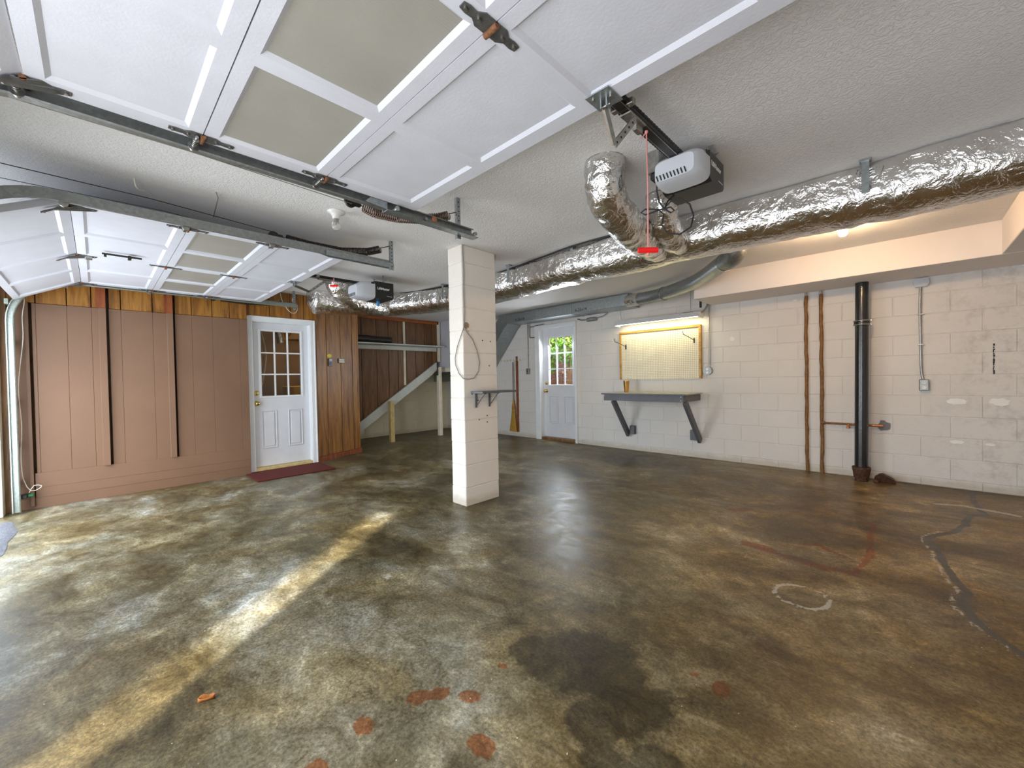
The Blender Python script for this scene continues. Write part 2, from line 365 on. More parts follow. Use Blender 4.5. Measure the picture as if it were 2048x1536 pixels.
    def build(s, name, mat, parent=None, origin=None):
        me = D.meshes.new(name); V = np.array(s.v, dtype=float)
        base = W[parent] if parent is not None else (Vector(origin) if origin is not None else Vector((
            (V[:, 0].min() + V[:, 0].max()) / 2, (V[:, 1].min() + V[:, 1].max()) / 2, V[:, 2].min())))
        V = V - np.array(base)
        me.from_pydata([tuple(q) for q in V], [], s.f); me.polygons.foreach_set('use_smooth', s.sm)
        mats = mat if isinstance(mat, (list, tuple)) else [mat]
        for q in mats: me.materials.append(M[q] if isinstance(q, str) else q)
        if len(mats) > 1: me.polygons.foreach_set('material_index', s.mi)
        bm = bmesh.new(); bm.from_mesh(me); bmesh.ops.recalc_face_normals(bm, faces=bm.faces); bm.to_mesh(me); bm.free()
        me.update(); o = D.objects.new(name, me); COL.objects.link(o)
        if parent is not None: o.parent = parent; W[o] = Vector(base)
        else: o.location = base; W[o] = Vector(base)
        return o
def tag(o, label=None, cat=None, group=None, kind=None):
    if label: o['label'] = label
    if cat: o['category'] = cat
    if group: o['group'] = group
    if kind: o['kind'] = kind
    return o
def thing(name, label, cat, loc, group=None):
    o = D.objects.new(name, None); COL.objects.link(o); o.location = loc; W[o] = Vector(loc); o.empty_display_size = .1
    return tag(o, label, cat, group)
def struct(name, mb, mat): return tag(mb.build(name, mat), kind='structure')
def place(me, name, parent, loc, mat=None):
    """another object on a shared mesh, at world loc"""
    o = D.objects.new(name, me); COL.objects.link(o); o.parent = parent; o.location = Vector(loc) - W[parent]; W[o] = Vector(loc); return o
def chamfer_mesh(name, dx, dy, dz, c, mat):
    mb = MB().box((0, 0, 0), (dx, dy, dz), c); me = D.meshes.new(name); me.from_pydata(mb.v, [], mb.f); me.materials.append(M[mat])
    bm = bmesh.new(); bm.from_mesh(me); bmesh.ops.recalc_face_normals(bm, faces=bm.faces); bm.to_mesh(me); bm.free(); return me
def text_mesh(txt, size, T, name, mat, parent, depth=.0012, bold=True):
    cu = D.curves.new('lettering', 'FONT'); cu.body = txt; cu.size = size; cu.extrude = depth / 2; cu.offset = size * .03 if bold else 0
    cu.align_x = 'CENTER'; cu.align_y = 'CENTER'; cu.resolution_u = 3
    to = D.objects.new('lettering', cu); COL.objects.link(to); dg = bpy.context.evaluated_depsgraph_get(); dg.update()
    me = D.meshes.new_from_object(to.evaluated_get(dg)); D.objects.remove(to); D.curves.remove(cu)
    b = W[parent]
    for q in me.vertices: q.co = Vector(T(*q.co)) - b
    me.materials.clear(); me.materials.append(M[mat]); o = D.objects.new(name, me); COL.objects.link(o); o.parent = parent; W[o] = Vector(b); return o
def smooth_path(P, step=.02):
    P = [Vector(q) for q in P]; out = []
    for i in range(len(P) - 1):
        p0 = P[max(i - 1, 0)]; p1 = P[i]; p2 = P[i + 1]; p3 = P[min(i + 2, len(P) - 1)]; n_ = max(2, int((p2 - p1).length / step))
        for k in range(n_):
            t = k / n_; out.append(.5 * ((2 * p1) + (-p0 + p2) * t + (2 * p0 - 5 * p1 + 4 * p2 - p3) * t * t + (-p0 + 3 * p1 - 3 * p2 + p3) * t ** 3))
    out.append(P[-1]); return out
CZ = 2.35      # ceiling
YB = 5.76      # back wall face
# ------------------------------------------------------------------ floor
def vnoise(x, y, seed=0):
    rs = np.random.RandomState(seed); g = rs.rand(64, 64)
    xi = np.floor(x).astype(int); yi = np.floor(y).astype(int); fx = x - xi; fy = y - yi
    fx = fx * fx * (3 - 2 * fx); fy = fy * fy * (3 - 2 * fy)
    a = g[xi % 64, yi % 64]; b = g[(xi + 1) % 64, yi % 64]; c_ = g[xi % 64, (yi + 1) % 64]; d = g[(xi + 1) % 64, (yi + 1) % 64]
    return (a * (1 - fx) + b * fx) * (1 - fy) + (c_ * (1 - fx) + d * fx) * fy
def fbm(x, y, seed=0): return sum(vnoise(x * 2 ** k, y * 2 ** k, seed + k) * .5 ** (k + 1) for k in range(4)) / .9375
FX0, FX1, FY0, FY1, ST = -8.0, 1.62, -.62, 5.86, .022
nx = int((FX1 - FX0) / ST); ny = int((FY1 - FY0) / ST)
gx_, gy_ = np.meshgrid(np.linspace(FX0, FX1, nx), np.linspace(FY0, FY1, ny))
PX = gx_.ravel(); PY = gy_.ravel()
wx = PX + .10 * (fbm(PX * 4, PY * 4, 3) - .5); wy = PY + .10 * (fbm(PX * 4, PY * 4, 9) - .5)
def blob(x, y, rx, ry, a=0):
    c_, s_ = math.cos(a), math.sin(a); dx = wx - x; dy = wy - y
    return np.clip(1.25 - np.sqrt(((dx * c_ + dy * s_) / rx) ** 2 + ((-dx * s_ + dy * c_) / ry) ** 2), 0, 1)
def line(pts, wd, ax=None, ay=None):
    ax = wx if ax is None else ax; ay = wy if ay is None else ay; best = np.full(PX.shape, 9.)
    for (x0, y0), (x1, y1) in zip(pts[:-1], pts[1:]):
        d2 = (x1 - x0) ** 2 + (y1 - y0) ** 2; t = np.clip(((ax - x0) * (x1 - x0) + (ay - y0) * (y1 - y0)) / d2, 0, 1)
        best = np.minimum(best, np.hypot(ax - x0 - t * (x1 - x0), ay - y0 - t * (y1 - y0)))
    return np.clip(1 - best / wd, 0, 1)
oil = np.maximum.reduce([blob(-.93, 1.36, .30, .22, R(35)), blob(-.70, 1.24, .20, .14, R(60)), blob(-.75, 1.10, .12, .10), blob(-.64, 1.02, .12, .08), blob(-.52, 1.12, .09, .07), blob(-1.1, 1.25, .14, .12)]) * 1.0
rust = np.maximum.reduce([blob(-1.31, .61, .045, .03), blob(-1.25, .80, .035, .05, R(-30)), blob(-1.21, .86, .035, .03), blob(-1.12, .91, .04, .03), blob(-1.155, 1.095, .025, .016),
    blob(-.50, 1.56, .035, .05), blob(-.585, 1.57, .016, .014), blob(-.95, .81, .05, .03), blob(-1.27, .45, .05, .03), blob(-.99, 3.75, .12, .05, R(45)), blob(-.72, 3.05, .12, .04),
    line([(-.80, 3.02), (-.46, 3.0), (-.32, 2.98), (-.19, 2.97)], .035), line([(-.19, 2.97), (-.17, 3.4), (-.19, 4.05)], .026) * .85, line([(-.62, 3.02), (-.33, 2.93)], .03), line([(-.5, 3.26), (-.42, 3.33), (-.27, 3.2)], .022) * .8])
crk = [(.44, 5.8), (.42, 5.4), (.42, 5.14), (.46, 4.85), (.36, 4.75), (.30, 4.4), (.22, 4.17), (.10, 3.92), (.15, 3.6), (.18, 3.31), (.22, 3.1), (.19, 2.95), (.24, 2.74), (.34, 2.56), (.55, 2.3), (.9, 2.05), (1.5, 1.9)]
wx2 = PX + .035 * (fbm(PX * 9, PY * 9, 5) - .5); wy2 = PY + .035 * (fbm(PX * 9, PY * 9, 7) - .5)
crack = line(crk, .042, wx2, wy2)
chalk = np.maximum.reduce([np.clip(1 - np.abs(np.hypot((wx2 + .39) / .115, (wy2 - 2.5) / .12) - 1) * 5.5, 0, 1) * .8, np.clip(line([(q[0] - .035, q[1]) for q in crk[6:]],   .03, wx2, wy2), 0, 1) * .5,
    line([(.2, 5.0), (.35, 5.06), (.62, 4.95)], .05) * .75, blob(-2.16, 1.15, .05, .02)])
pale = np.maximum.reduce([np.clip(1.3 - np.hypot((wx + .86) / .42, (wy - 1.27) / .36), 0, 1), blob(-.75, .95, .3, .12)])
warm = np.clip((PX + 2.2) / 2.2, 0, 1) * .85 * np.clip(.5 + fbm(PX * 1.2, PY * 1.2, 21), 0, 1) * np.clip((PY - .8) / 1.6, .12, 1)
sky_sheen = np.clip((-PX - .6) / 2.4, 0, 1) * np.clip((2.6 - PY) / 1.8, 0, 1) * np.clip(.5 + 1.1 * fbm(PX * 1.5, PY * 1.5, 31), 0, 1)  # mask for the painted sky reflection, stronger towards the left front
me = D.meshes.new('floor')
PZ = .0012 * (fbm(PX * 2, PY * 2, 40) - .5) - np.clip(crack - .35, 0, 1) * .004
me.vertices.add(nx * ny); me.vertices.foreach_set('co', np.stack([PX, PY, PZ], 1).ravel())
ii = (np.arange(ny - 1)[:, None] * nx + np.arange(nx - 1)[None, :]).ravel()
quads = np.stack([ii, ii + 1, ii + nx + 1, ii + nx], 1)
me.loops.add(quads.size); me.loops.foreach_set('vertex_index', quads.ravel())
me.polygons.add(len(quads)); me.polygons.foreach_set('loop_start', np.arange(len(quads)) * 4); me.polygons.foreach_set('loop_total', np.full(len(quads), 4))
me.polygons.foreach_set('use_smooth', np.ones(len(quads), dtype=bool)); me.update(); me.validate()
for nm, arr in (('oil', oil), ('rust', rust), ('crack', crack), ('chalk', chalk), ('warm', warm), ('sky_sheen', sky_sheen), ('pale', pale)):
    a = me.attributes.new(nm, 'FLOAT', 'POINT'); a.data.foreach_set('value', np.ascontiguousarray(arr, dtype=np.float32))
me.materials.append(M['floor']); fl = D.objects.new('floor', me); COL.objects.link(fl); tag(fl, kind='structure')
# ground outside
mb = MB(); mb.box((-30, -30, -.06), (30, -.62, -.012)); struct('trim_1', mb, 'asphalt')
mb = MB(); mb.box((-14, 5.98, -.06), (8, 16, -.02)); struct('trim_2', mb, 'asphalt')
# rounded asphalt lip that laps over the slab by the left door
mb = MB(); N = 26; top = []
for i in range(N):
    a = 2 * PI * i / N; rr = 1 + .12 * math.sin(3 * a) + .07 * math.sin(7 * a + 1); top.append((-4.85 + .62 * rr * math.cos(a), -.62 + .16 * rr * math.sin(a)))
vs_ = [(x, y, .002) for x, y in top] + [(-4.85 + (x + 4.85) * .8, -.62 + (y + .62) * .7, .016 + .006 * random.random()) for x, y in top] + [(-4.85, -.62, .02)]
mb.add(vs_, [(i, (i + 1) % N, N + (i + 1) % N, N + i) for i in range(N)] + [(N + i, N + (i + 1) % N, 2 * N) for i in range(N)], True); struct('trim_3', mb, 'asphalt')

# ------------------------------------------------------------------ ceiling and soffit
mb = MB(); mb.box((-8.1, -.85, CZ), (1.8, 5.98, CZ + .2)); struct('ceiling', mb, 'ceiling')
mb = MB(); mb.box((-1.855, 5.12, 2.07), (1.62, YB, CZ), .004); mb.box((.56, -.1, 2.072), (1.62, 5.118, CZ), .004); struct('trim_4', mb, 'soffit')

# ------------------------------------------------------------------ block walls
def block_wall(name, u0, u1, z1, T, facing, holes, mat, mmat, thick, u_phase, Tb):
    """u runs along the wall; T(u,d,z) -> world, d = depth out of mortar face"""
    mb = MB()
    us = sorted([u0, u1] + [h[0] for h in holes] + [h[1] for h in holes]); zs = sorted([-.02, z1] + [h[3] for h in holes])
    for a, b in zip(us[:-1], us[1:]):
        for c_, d in zip(zs[:-1], zs[1:]):
            if any(h[0] <= a and b <= h[1] and d <= h[3] + 1e-6 for h in holes): continue
            mb.box(T(a, -thick, c_), T(b, 0, d))
    wl = struct(name, mb, mmat); cache = {}
    k = -1
    while True:
        zb = .08 + .2032 * k; zt = zb + .2032; k += 1
        za, zc = max(zb, 0), min(zt, z1)
        if zb >= z1 - .01: break
        off = u_phase + (.2032 if k % 2 else 0); i0 = math.floor((u0 - off) / .4064)
        for i in range(i0, i0 + 60):
            a = off + i * .4064; b = a + .4064; segs = [(max(a, u0), min(b, u1))]
            for h in holes:
                ns = []
                for s0, s1 in segs:
                    if za >= h[3] - .02 or s1 <= h[0] or s0 >= h[1]: ns.append((s0, s1)); continue
                    if s0 < h[0]: ns.append((s0, h[0]))
                    if s1 > h[1]: ns.append((h[1], s1))
                segs = ns
            for s0, s1 in segs:
                if s1 - s0 < .03: continue
                L = round(s1 - s0 - .006, 3); Hh = round(zc - za - .006, 3); key = (L, Hh)
                if key not in cache:
                    cache[key] = chamfer_mesh('block', *Tb(L, .016, Hh), .0035, mat)
                p0 = T(s0 + .003, -.010, za + .003); p1 = T(s0 + .003 + L, .006, za + .003 + Hh)
                lo = [min(p0[q], p1[q]) for q in range(3)]
                jit = (random.random() - .5) * .0016
                lo = [lo[0] + (jit if facing == 'x' else 0), lo[1] + (jit if facing == 'y' else 0), lo[2]]
                place(cache[key], 'block', wl, lo)
    return wl
wb = block_wall('wall_back', -7.76, 1.62, CZ, lambda u, d, z: (u, YB + .004 - d, z), 'y', [(-4.87, -4.09, 0, 2.045)], 'block', 'mortar', .2, -1.515, lambda L, t, h: (L, t, h))
wr = block_wall('wall_alcove', 2.9, YB, CZ, lambda u, d, z: (-7.744 + d, u, z), 'x', [], 'alcoveblock', 'mortar', .15, 3.1, lambda L, t, h: (t, L, h))
# paint and filler patches on the right of the back wall
def patch(cx, cz, rx, rz, mat='whitepatch'):
    mb = MB(); N = 18; rs = [.75 + .4 * random.random() for _ in range(N)]
    pts = [(cx + rx * rs[i] * math.cos(2 * PI * i / N), cz + rz * rs[i] * math.sin(2 * PI * i / N)) for i in range(N)]
    mb.prism(pts, lambda a, b, c_: (a, YB - .0035 - c_, b), .0016); mb.build('paint_patch', mat, wb)
for q in ((.345, .845, .075, .03), (.615, .845, .06, .035), (.35, .452, .045, .02), (.56, .447, .03, .012), (-.93, 2.0, .02, .01), (-1.61, 1.6, .03, .03)): patch(*q)
mb = MB()
for z in np.linspace(1.10, 1.36, 14): mb.box((.575 + random.random() * .004, YB - .0044, z), (.582 + random.random() * .006, YB - .0022, z + .012 + random.random() * .01))
mb.build('stain', 'rubber', wb)

# ------------------------------------------------------------------ other walls
mb = MB()   # front wall with the two garage openings
for a, b, c_, d in ((-6.3, -5.74, 0, CZ), (-3.2, -2.1, 0, CZ), (.42, 1.8, 0, CZ), (-5.74, -3.2, 2.06, CZ), (-2.1, .42, 2.06, CZ)):
    mb.box((a, -.82, c_), (b, -.62, d))
struct('wall_front', mb, 'siding')
mb = MB(); mb.box((1.62, -.82, 0), (1.8, 5.96, CZ)); struct('wall_right', mb, 'block')
XL = -5.99
mb = MB()   # left wall body, with the door opening
mb.box((XL - .12, -.62, 0), (XL, 1.40, CZ)); mb.box((XL - .12, 2.10, 0), (XL, 2.19, CZ)); mb.box((XL - .12, 1.40, 1.945), (XL, 2.10, CZ))
wlft = struct('wall_left', mb, 'studwood')
def plank(y0, y1, z0, z1, x, t, mat, parent=wlft, name='plank', g=.0035):
    return MB().box((x - t, y0 + g, z0), (x, y1 - g, z1), .0022).build(name, mat, parent)
GR = [-.43, -.389, -.188, -.02, .057, .195, .445, .588, .783, .977, 1.25, 1.333]
for a, b in zip(GR[:-1], GR[1:]):
    plank(a + {-.43: .016, .057: .046, .588: .043}.get(a, 0), b, .30, 1.945, -5.902, .06, 'brown', g=.0004)
GU = [-.60, -.389, -.188, -.02, .057, .195, .445, .588, .783, .977, 1.15, 1.331, 1.60, 1.85, 2.02, 2.19]
for a, b in zip(GU[:-1], GU[1:]):
    plank(a + {.057: .046, .588: .043}.get(a, 0), b, 1.948 if a < 1.33 else 2.014, CZ - .003, -5.905 if a < 1.33 else -5.96, .06 if a < 1.33 else .028, 'veneer')
plank(-.56, -.43, .10, 1.95, -5.888, .08, 'brown', name='board')
plank(-.43, 1.333, .335 - .14, .335, -5.893, .05, 'brown', name='board')
plank(-.43, 1.333, .10, .197, -5.8955, .05, 'brown', name='board')
plank(-.56, 1.333, .0, .102, -5.899, .06, 'brown', name='board')
for y0, y1, z0 in ((-.458, -.432, .03), (.030, .084, .335), (.560, .613, .335)):
    plank(y0, y1, z0, 1.945, -5.862 if y0 > -.1 else -5.872, .05, 'brown', name='batten', g=0)
    if y0 > 0: plank(y0 - .02, y1, 1.9452, CZ - .004, -5.866, .045, 'redbatten', name='batten', g=0)
# stud timbers and cream jamb behind the near track
mb = MB(); mb.box((-5.97, -.62, 0), (-5.87, -.562, 2.1), .003); mb.build('post', 'studwood', wlft)
mb = MB(); mb.box((-6.1, -.80, 0), (-5.735, -.606, 2.08), .003); struct('trim_5', mb, 'cream')
# panelled stub wall, slightly skewed, ends at the alcove
A = Vector((-6.0, 2.18, 0)); B = Vector((-6.30, 2.935, 0)); dd = (B - A).normalized(); nn = Vector((dd.y, -dd.x, 0))
if nn.x < 0: nn = -nn
def stubT(u, o, z): q = A + dd * u + nn * o; return (q.x, q.y, z)
LS = (B - A).length
mb = MB(); mb.box((0, -.10, 0), (LS, -.012, CZ), 0, lambda q: stubT(*q)); mb.box((-7.0, 2.84, 0), (-6.34, 2.93, CZ)); wst = struct('wall_stub', mb, 'studwood')
for a, b in ((.0, .19), (.19, .455), (.455, .69), (.69, LS)):
    MB().box((a + .004, -.012, .075), (b - .004, 0, CZ - .002), .003, lambda q: stubT(*q)).build('plank', 'veneer', wst)
MB().box((LS - .02, -.016, .075), (LS + .006, .006, CZ - .002), .002, lambda q: stubT(*q)).build('corner_bead', 'veneer', wst)
mb = MB().box((0, 0, 0), (LS + .03, .016, .075), .003, lambda q: stubT(*q)); tag(mb.build('baseboard_left', 'redbatten'), kind='structure')
# alcove: panelled stair wall above the stringer, drywall end
XP = -7.0
def strz(y): return .43 + (y - 3.24) * (1.50 - .43) / (4.88 - 3.24)   # top of stringer
mb = MB(); g2 = [2.93, 3.12, 3.33, 3.62, 3.86, 4.06, 4.24, 4.45, 4.66, 4.84, 5.03]
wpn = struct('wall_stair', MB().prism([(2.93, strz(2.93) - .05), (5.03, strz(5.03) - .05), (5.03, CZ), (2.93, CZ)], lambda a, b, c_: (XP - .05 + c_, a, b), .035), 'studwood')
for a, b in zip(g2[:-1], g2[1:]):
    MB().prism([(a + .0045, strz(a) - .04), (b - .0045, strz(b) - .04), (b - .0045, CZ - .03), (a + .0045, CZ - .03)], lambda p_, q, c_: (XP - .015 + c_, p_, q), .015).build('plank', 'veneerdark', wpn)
MB().box((XP, 2.94, CZ - .065), (XP + .03, 5.0, CZ - .002), .003).build('top_plate', 'redbattenY', wpn)
MB().box((XP + .001, 4.17, strz(4.19)), (XP + .018, 4.215, CZ - .067), .002).build('batten', 'cream', wpn)
MB().box((XP + .001, 4.965, strz(4.98) - .05), (XP + .03, 5.03, CZ - .003), .003).build('batten', 'cream', wpn)
mb = MB(); mb.box((-7.05, 5.05, 1.385), (-6.15, 5.11, CZ)); mb.box((-7.6, 5.052, 1.385), (-7.05, 5.1, CZ)); struct('wall_landing', mb, 'drywall')

# stair seen from the side and below
st = thing('staircase', 'straight stair with pale painted side board rising past dark panelling into the alcove', 'stairs', (-7.3, 4.0, 0))
ang = math.atan2(strz(5) - strz(4), 1)
MB().prism([(2.95, strz(2.95) - .02), (4.91, strz(4.91) - .02), (4.91, strz(4.91) - .17), (4.8, strz(4.8) - .20), (2.95, strz(2.95) - .20)], lambda a, b, c_: (XP + .012 + c_, a, b), .045).build('stringer', 'palegreen', st)
MB().prism([(2.95, strz(2.95) - .20), (4.91, strz(4.91) - .20), (4.91, strz(4.91) - .185), (2.95, strz(2.95) - .185)], lambda a, b, c_: (-7.72 + c_, a, b), .70).build('soffit_board', 'cream', st)
MB().box((-6.99, 5.06, 1.30), (-6.3, 5.11, 1.384), .003).build('landing_beam', 'cream', st)
MB().box((-6.90, 3.775, 0), (-6.82, 3.855, .76), .004).build('post', 'yellowwood', st)
MB().box((-6.90, 4.87, 0), (-6.82, 4.945, 1.23), .004).box((-6.86, 4.885, 1.20), (-6.80, 4.93, 1.40), .004).build('post', 'cream', st)
# alcove shelf
sh = thing('wall_shelf', 'long pale wooden shelf on a ledger across the dark panelling of the alcove', 'shelf', (-6.85, 3.95, 1.8))
MB().box((XP + .005, 2.94, 1.800), (-6.70, 4.95, 1.822), .004).build('board', 'palegreen', sh)
MB().box((XP + .019, 2.94, 1.725), (XP + .04, 4.93, 1.799), .003).build('ledger', 'palegreen', sh)
MB().tube([(-6.955, 3.68, 1.745), (-6.93, 3.68, 1.74), (-6.92, 3.68, 1.72), (-6.93, 3.68, 1.71)], .004, 6).build('hook', 'cream', sh)
mb = MB().tube([(-6.765, 2.96, 1.887), (-6.765, 3.36, 1.887)], .064, 22).tube([(-6.765, 3.36, 1.883), (-6.765, 3.72, 1.88), (-6.765, 3.775, 1.88), (-6.765, 3.79, 1.88)], .058, 22, True, lambda t: .058 if t < .7 else .034)
tb = mb.build('speaker_tube', 'black'); tb.name = 'black_tube'; tag(tb, 'long black plastic tube lying on the alcove shelf', 'tube')

# ------------------------------------------------------------------ entrance doors
def glazed_door(root, T, W0, W1, zb, zt, win, pans, mcol, knobs, nxp=3, nzp=3):
    """T(u,d,z), d=0 leaf face toward garage, positive toward viewer"""
    u0, u1, z0, z1 = win; g = .0
    mb = MB()
    for a, b, c_, d in ((W0, u0, zb, zt), (u1, W1, zb, zt), (u0, u1, z1, zt), (u0, u1, zb, z0)):
        mb.box((a, -.04, c_), (b, 0, d), 0, lambda q: T(*q))
    leaf = mb.build('leaf', 'white', root)
    for a, b, c_, d in pans:   # embossed panel: outer bead, inner raised field
        mb = MB()
        for (e0, e1, e2, e3) in ((a, a + .012, c_, d), (b - .012, b, c_, d), (a, b, c_, c_ + .012), (a, b, d - .012, d)):
            mb.box((e0, .0, e2), (e1, .013, e3), .005, lambda q: T(*q))
        mb.box((a + .03, .0, c_ + .03), (b - .03, .011, d - .03), .009, lambda q: T(*q)); mb.build('raised_panel', 'white', leaf)
    mb = MB(); f = .028
    for a, b, c_, d in ((u0 - f, u0, z0 - f, z1 + f), (u1, u1 + f, z0 - f, z1 + f), (u0, u1, z1, z1 + f), (u0, u1, z0 - f, z0)):
        mb.box((a, -.01, c_), (b, .012, d), .005, lambda q: T(*q))
    mb.build('window_frame', mcol, leaf)
    for i in range(1, nxp):
        u = u0 + (u1 - u0) * i / nxp; MB().box((u - .009, -.018, z0), (u + .009, .006, z1), .003, lambda q: T(*q)).build('glazing_bar', mcol, leaf)
    for j in range(1, nzp):
        z = z0 + (z1 - z0) * j / nzp; MB().box((u0, -.017, z - .009), (u1, .005, z + .009), .003, lambda q: T(*q)).build('glazing_bar', mcol, leaf)
    for i in range(nxp):
        for j in range(nzp):
            a = u0 + (u1 - u0) * i / nxp; b = u0 + (u1 - u0) * (i + 1) / nxp; c_ = z0 + (z1 - z0) * j / nzp; d = z0 + (z1 - z0) * (j + 1) / nzp
            MB().box((a + .001, -.024, c_ + .001), (b - .001, -.020, d - .001), 0, lambda q: T(*q)).build('pane', 'glass', leaf)
    (ku, kz), (lu, lz) = knobs; ax = Vector(T(0, 1, 0)) - Vector(T(0, 0, 0))
    MB().lathe(T(ku, .001, kz), [(.033, 0), (.033, .006), (.014, .01), (.012, .03), (.026, .04), (.030, .055), (.022, .068), (0, .072)], ax).build('door_knob', 'brass', leaf)
    MB().lathe(T(lu, .001, lz), [(.031, 0), (.031, .008), (.024, .018), (.010, .02), (.010, .026), (0, .027)], ax).build('deadbolt', 'brass', leaf)
    return leaf
# door 1 in the left wall
XD = -6.062
d1 = tag(D.objects.new('door_1', None), kind='structure'); COL.objects.link(d1); d1.location = (XD, 1.75, 0); W[d1] = Vector((XD, 1.75, 0))
glazed_door(d1, lambda u, d, z: (XD + d, u, z), 1.405, 2.095, .05, 1.94, (1.512, 1.995, .975, 1.83), [(1.50, 1.68, .28, .78), (1.82, 2.0, .28, .78)], 'trim', ((1.445, .88), (1.445, 1.015)))
MB().box((XD - .05, 1.405, .0), (-5.975, 2.095, .047), .004).build('threshold', 'yellowwood', d1)
mb = MB()
for a, b, c_, d in ((1.333, 1.40, 0, 2.012), (2.10, 2.167, 0, 2.012), (1.40, 2.10, 1.945, 2.012)):
    mb.box((XL - .002, a, c_), (XL + .018, b, d), .004)
for a, b, c_, d in ((1.333, 1.352, 0, 2.012), (2.148, 2.167, 0, 2.012), (1.352, 2.148, 1.993, 2.012)):
    mb.box((XL + .016, a, c_), (XL + .028, b, d), .004)
mb.box((XL - .12, 1.400, 0), (XL + .01, 1.405, 1.945)); mb.box((XL - .12, 2.095, 0), (XL + .01, 2.10, 1.945)); mb.box((XL - .12, 1.40, 1.94), (XL + .01, 2.10, 1.945))
struct('trim_6', mb, 'trim')
# utility room glimpsed through the glass of door 1
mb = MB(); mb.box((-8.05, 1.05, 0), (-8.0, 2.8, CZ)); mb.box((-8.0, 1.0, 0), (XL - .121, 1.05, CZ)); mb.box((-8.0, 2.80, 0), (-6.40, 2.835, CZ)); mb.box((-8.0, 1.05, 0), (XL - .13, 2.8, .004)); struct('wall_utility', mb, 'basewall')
yb_ = MB().box((-7.45, 2.16, .55), (-6.9, 2.72, 1.085), .006).build('carton', 'yellowbox'); tag(yb_, 'yellow carton in the room behind the left glazed door', 'box')
ls_ = MB().lathe((-6.95, 2.24, 1.82), [(.15, 0), (.02, .16), (.018, .16), (.146, 0)], n=24).build('shade', 'yellowbox'); tag(ls_, 'amber cone lampshade in the room behind the left glazed door', 'lampshade')
yb_ = MB().sweep([(-7.1, 1.98, 2.30), (-7.1, 2.03, 2.0), (-7.1, 2.07, 1.78)], [(.07 * math.cos(a * PI / 8), .07 * math.sin(a * PI / 8)) for a in range(16)]).build('duct', 'foil'); tag(yb_, 'short foil duct in the room behind the left glazed door', 'duct')
yb_ = MB().tube(smooth_path([(-6.9, 1.66, 2.1), (-6.9, 1.72, 1.92), (-6.9, 1.775, 1.64), (-6.9, 1.765, 1.4), (-6.9, 1.71, 1.1), (-6.9, 1.6, .8)], .06), .017, 10).build('hose', 'wire'); tag(yb_, 'pale curved hose hanging behind the left glazed door', 'hose')
l = D.lights.new('utility_lamp', 'POINT'); l.energy = 8; l.color = (1, .66, .25); l.shadow_soft_size = .05; o = D.objects.new('utility_lamp', l); COL.objects.link(o); o.location = (-7.25, 2.5, 1.55)
# door 2 in the back wall
YD = YB + .095
d2 = tag(D.objects.new('door_2', None), kind='structure'); COL.objects.link(d2); d2.location = (-4.48, YD, 0); W[d2] = Vector((-4.48, YD, 0))
glazed_door(d2, lambda u, d, z: (u, YD - d, z), -4.865, -4.095, .05, 2.04, (-4.735, -4.205, 1.012, 1.87), [(-4.735, -4.525, .30, .80), (-4.39, -4.18, .30, .80)], 'trim', ((-4.80, .895), (-4.80, 1.04)))
MB().box((-4.865, YB - .002, 0), (-4.095, YD + .05, .046), .004).build('threshold', 'studwood', d2)
mb = MB()
for a, b, c_, d in ((-4.967, -4.87, 0, 2.105), (-4.09, -4.038, 0, 2.105), (-4.87, -4.09, 2.045, 2.105)):
    mb.box((a, YB - .022, c_), (b, YB, d), .004)
for a, b, c_, d in ((-4.967, -4.945, 0, 2.105), (-4.058, -4.038, 0, 2.105), (-4.945, -4.058, 2.085, 2.105)):
    mb.box((a, YB - .034, c_), (b, YB - .02, d), .004)
mb.box((-4.87, YB - .01, 0), (-4.865, YB + .2, 2.045)); mb.box((-4.095, YB - .01, 0), (-4.09, YB + .2, 2.045)); mb.box((-4.87, YB - .01, 2.04), (-4.09, YB + .2, 2.045))
struct('trim_7', mb, 'trim')
# garden glimpsed through door 2
gw = thing('garden_wall', 'red brick garden wall outside, seen through the glazed back door', 'wall', (-5.6, 7.6, -.02))
MB().box((-9, 7.66, -.02), (-3, 7.8, 2.1)).build('mortar_core', 'mortar', gw)
mb = MB(); z = -.015; k = 0
while z < 2.05:
    x = -9 - (.11 if k % 2 else 0)
    while x < -3.2: mb.box((max(x, -9), 7.60 + random.random() * .006, z), (x + .205, 7.68, z + .062), .003); x += .217
    z += .073; k += 1
tag(mb.build('bricks', 'brick', gw), kind='stuff')
def shrub(name, label, c, r, n_, seed, mat='leafg'):
    rd = random.Random(seed); t = thing(name, label, 'shrub', (c[0], c[1], -.02)); mb = MB()
    for i in range(n_):
        while True:
            q = Vector([rd.uniform(-1, 1) for _ in range(3)])
            if .35 < q.length < 1: break
        p_ = Vector(c) + Vector((q.x * r[0], q.y * r[1], q.z * r[2])); s_ = rd.uniform(.03, .06)
        a = Vector([rd.uniform(-1, 1) for _ in range(3)]).normalized(); b = a.orthogonal().normalized(); mb.add([p_ - a * s_, p_ + b * s_ * .45, p_ + a * s_, p_ - b * s_ * .45], [(0, 1, 2, 3)])
    tag(mb.build('foliage', mat, t), kind='stuff')
    mb = MB()
    for i in range(5): mb.tube([(c[0], c[1], -.02), (c[0] + rd.uniform(-.1, .1), c[1], c[2] * .6), (c[0] + rd.uniform(-1, 1) * r[0] * .7, c[1] + rd.uniform(-1, 1) * r[1] * .7, c[2] + rd.uniform(0, .6) * r[2])], .012, 6)
    tag(mb.build('stems', 'studwood', t), kind='stuff')
shrub('shrub', 'bright green shrub outside beyond the left panes of the back door', (-5.95, 7.15, 1.8), (.42, .3, .7), 1500, 1)
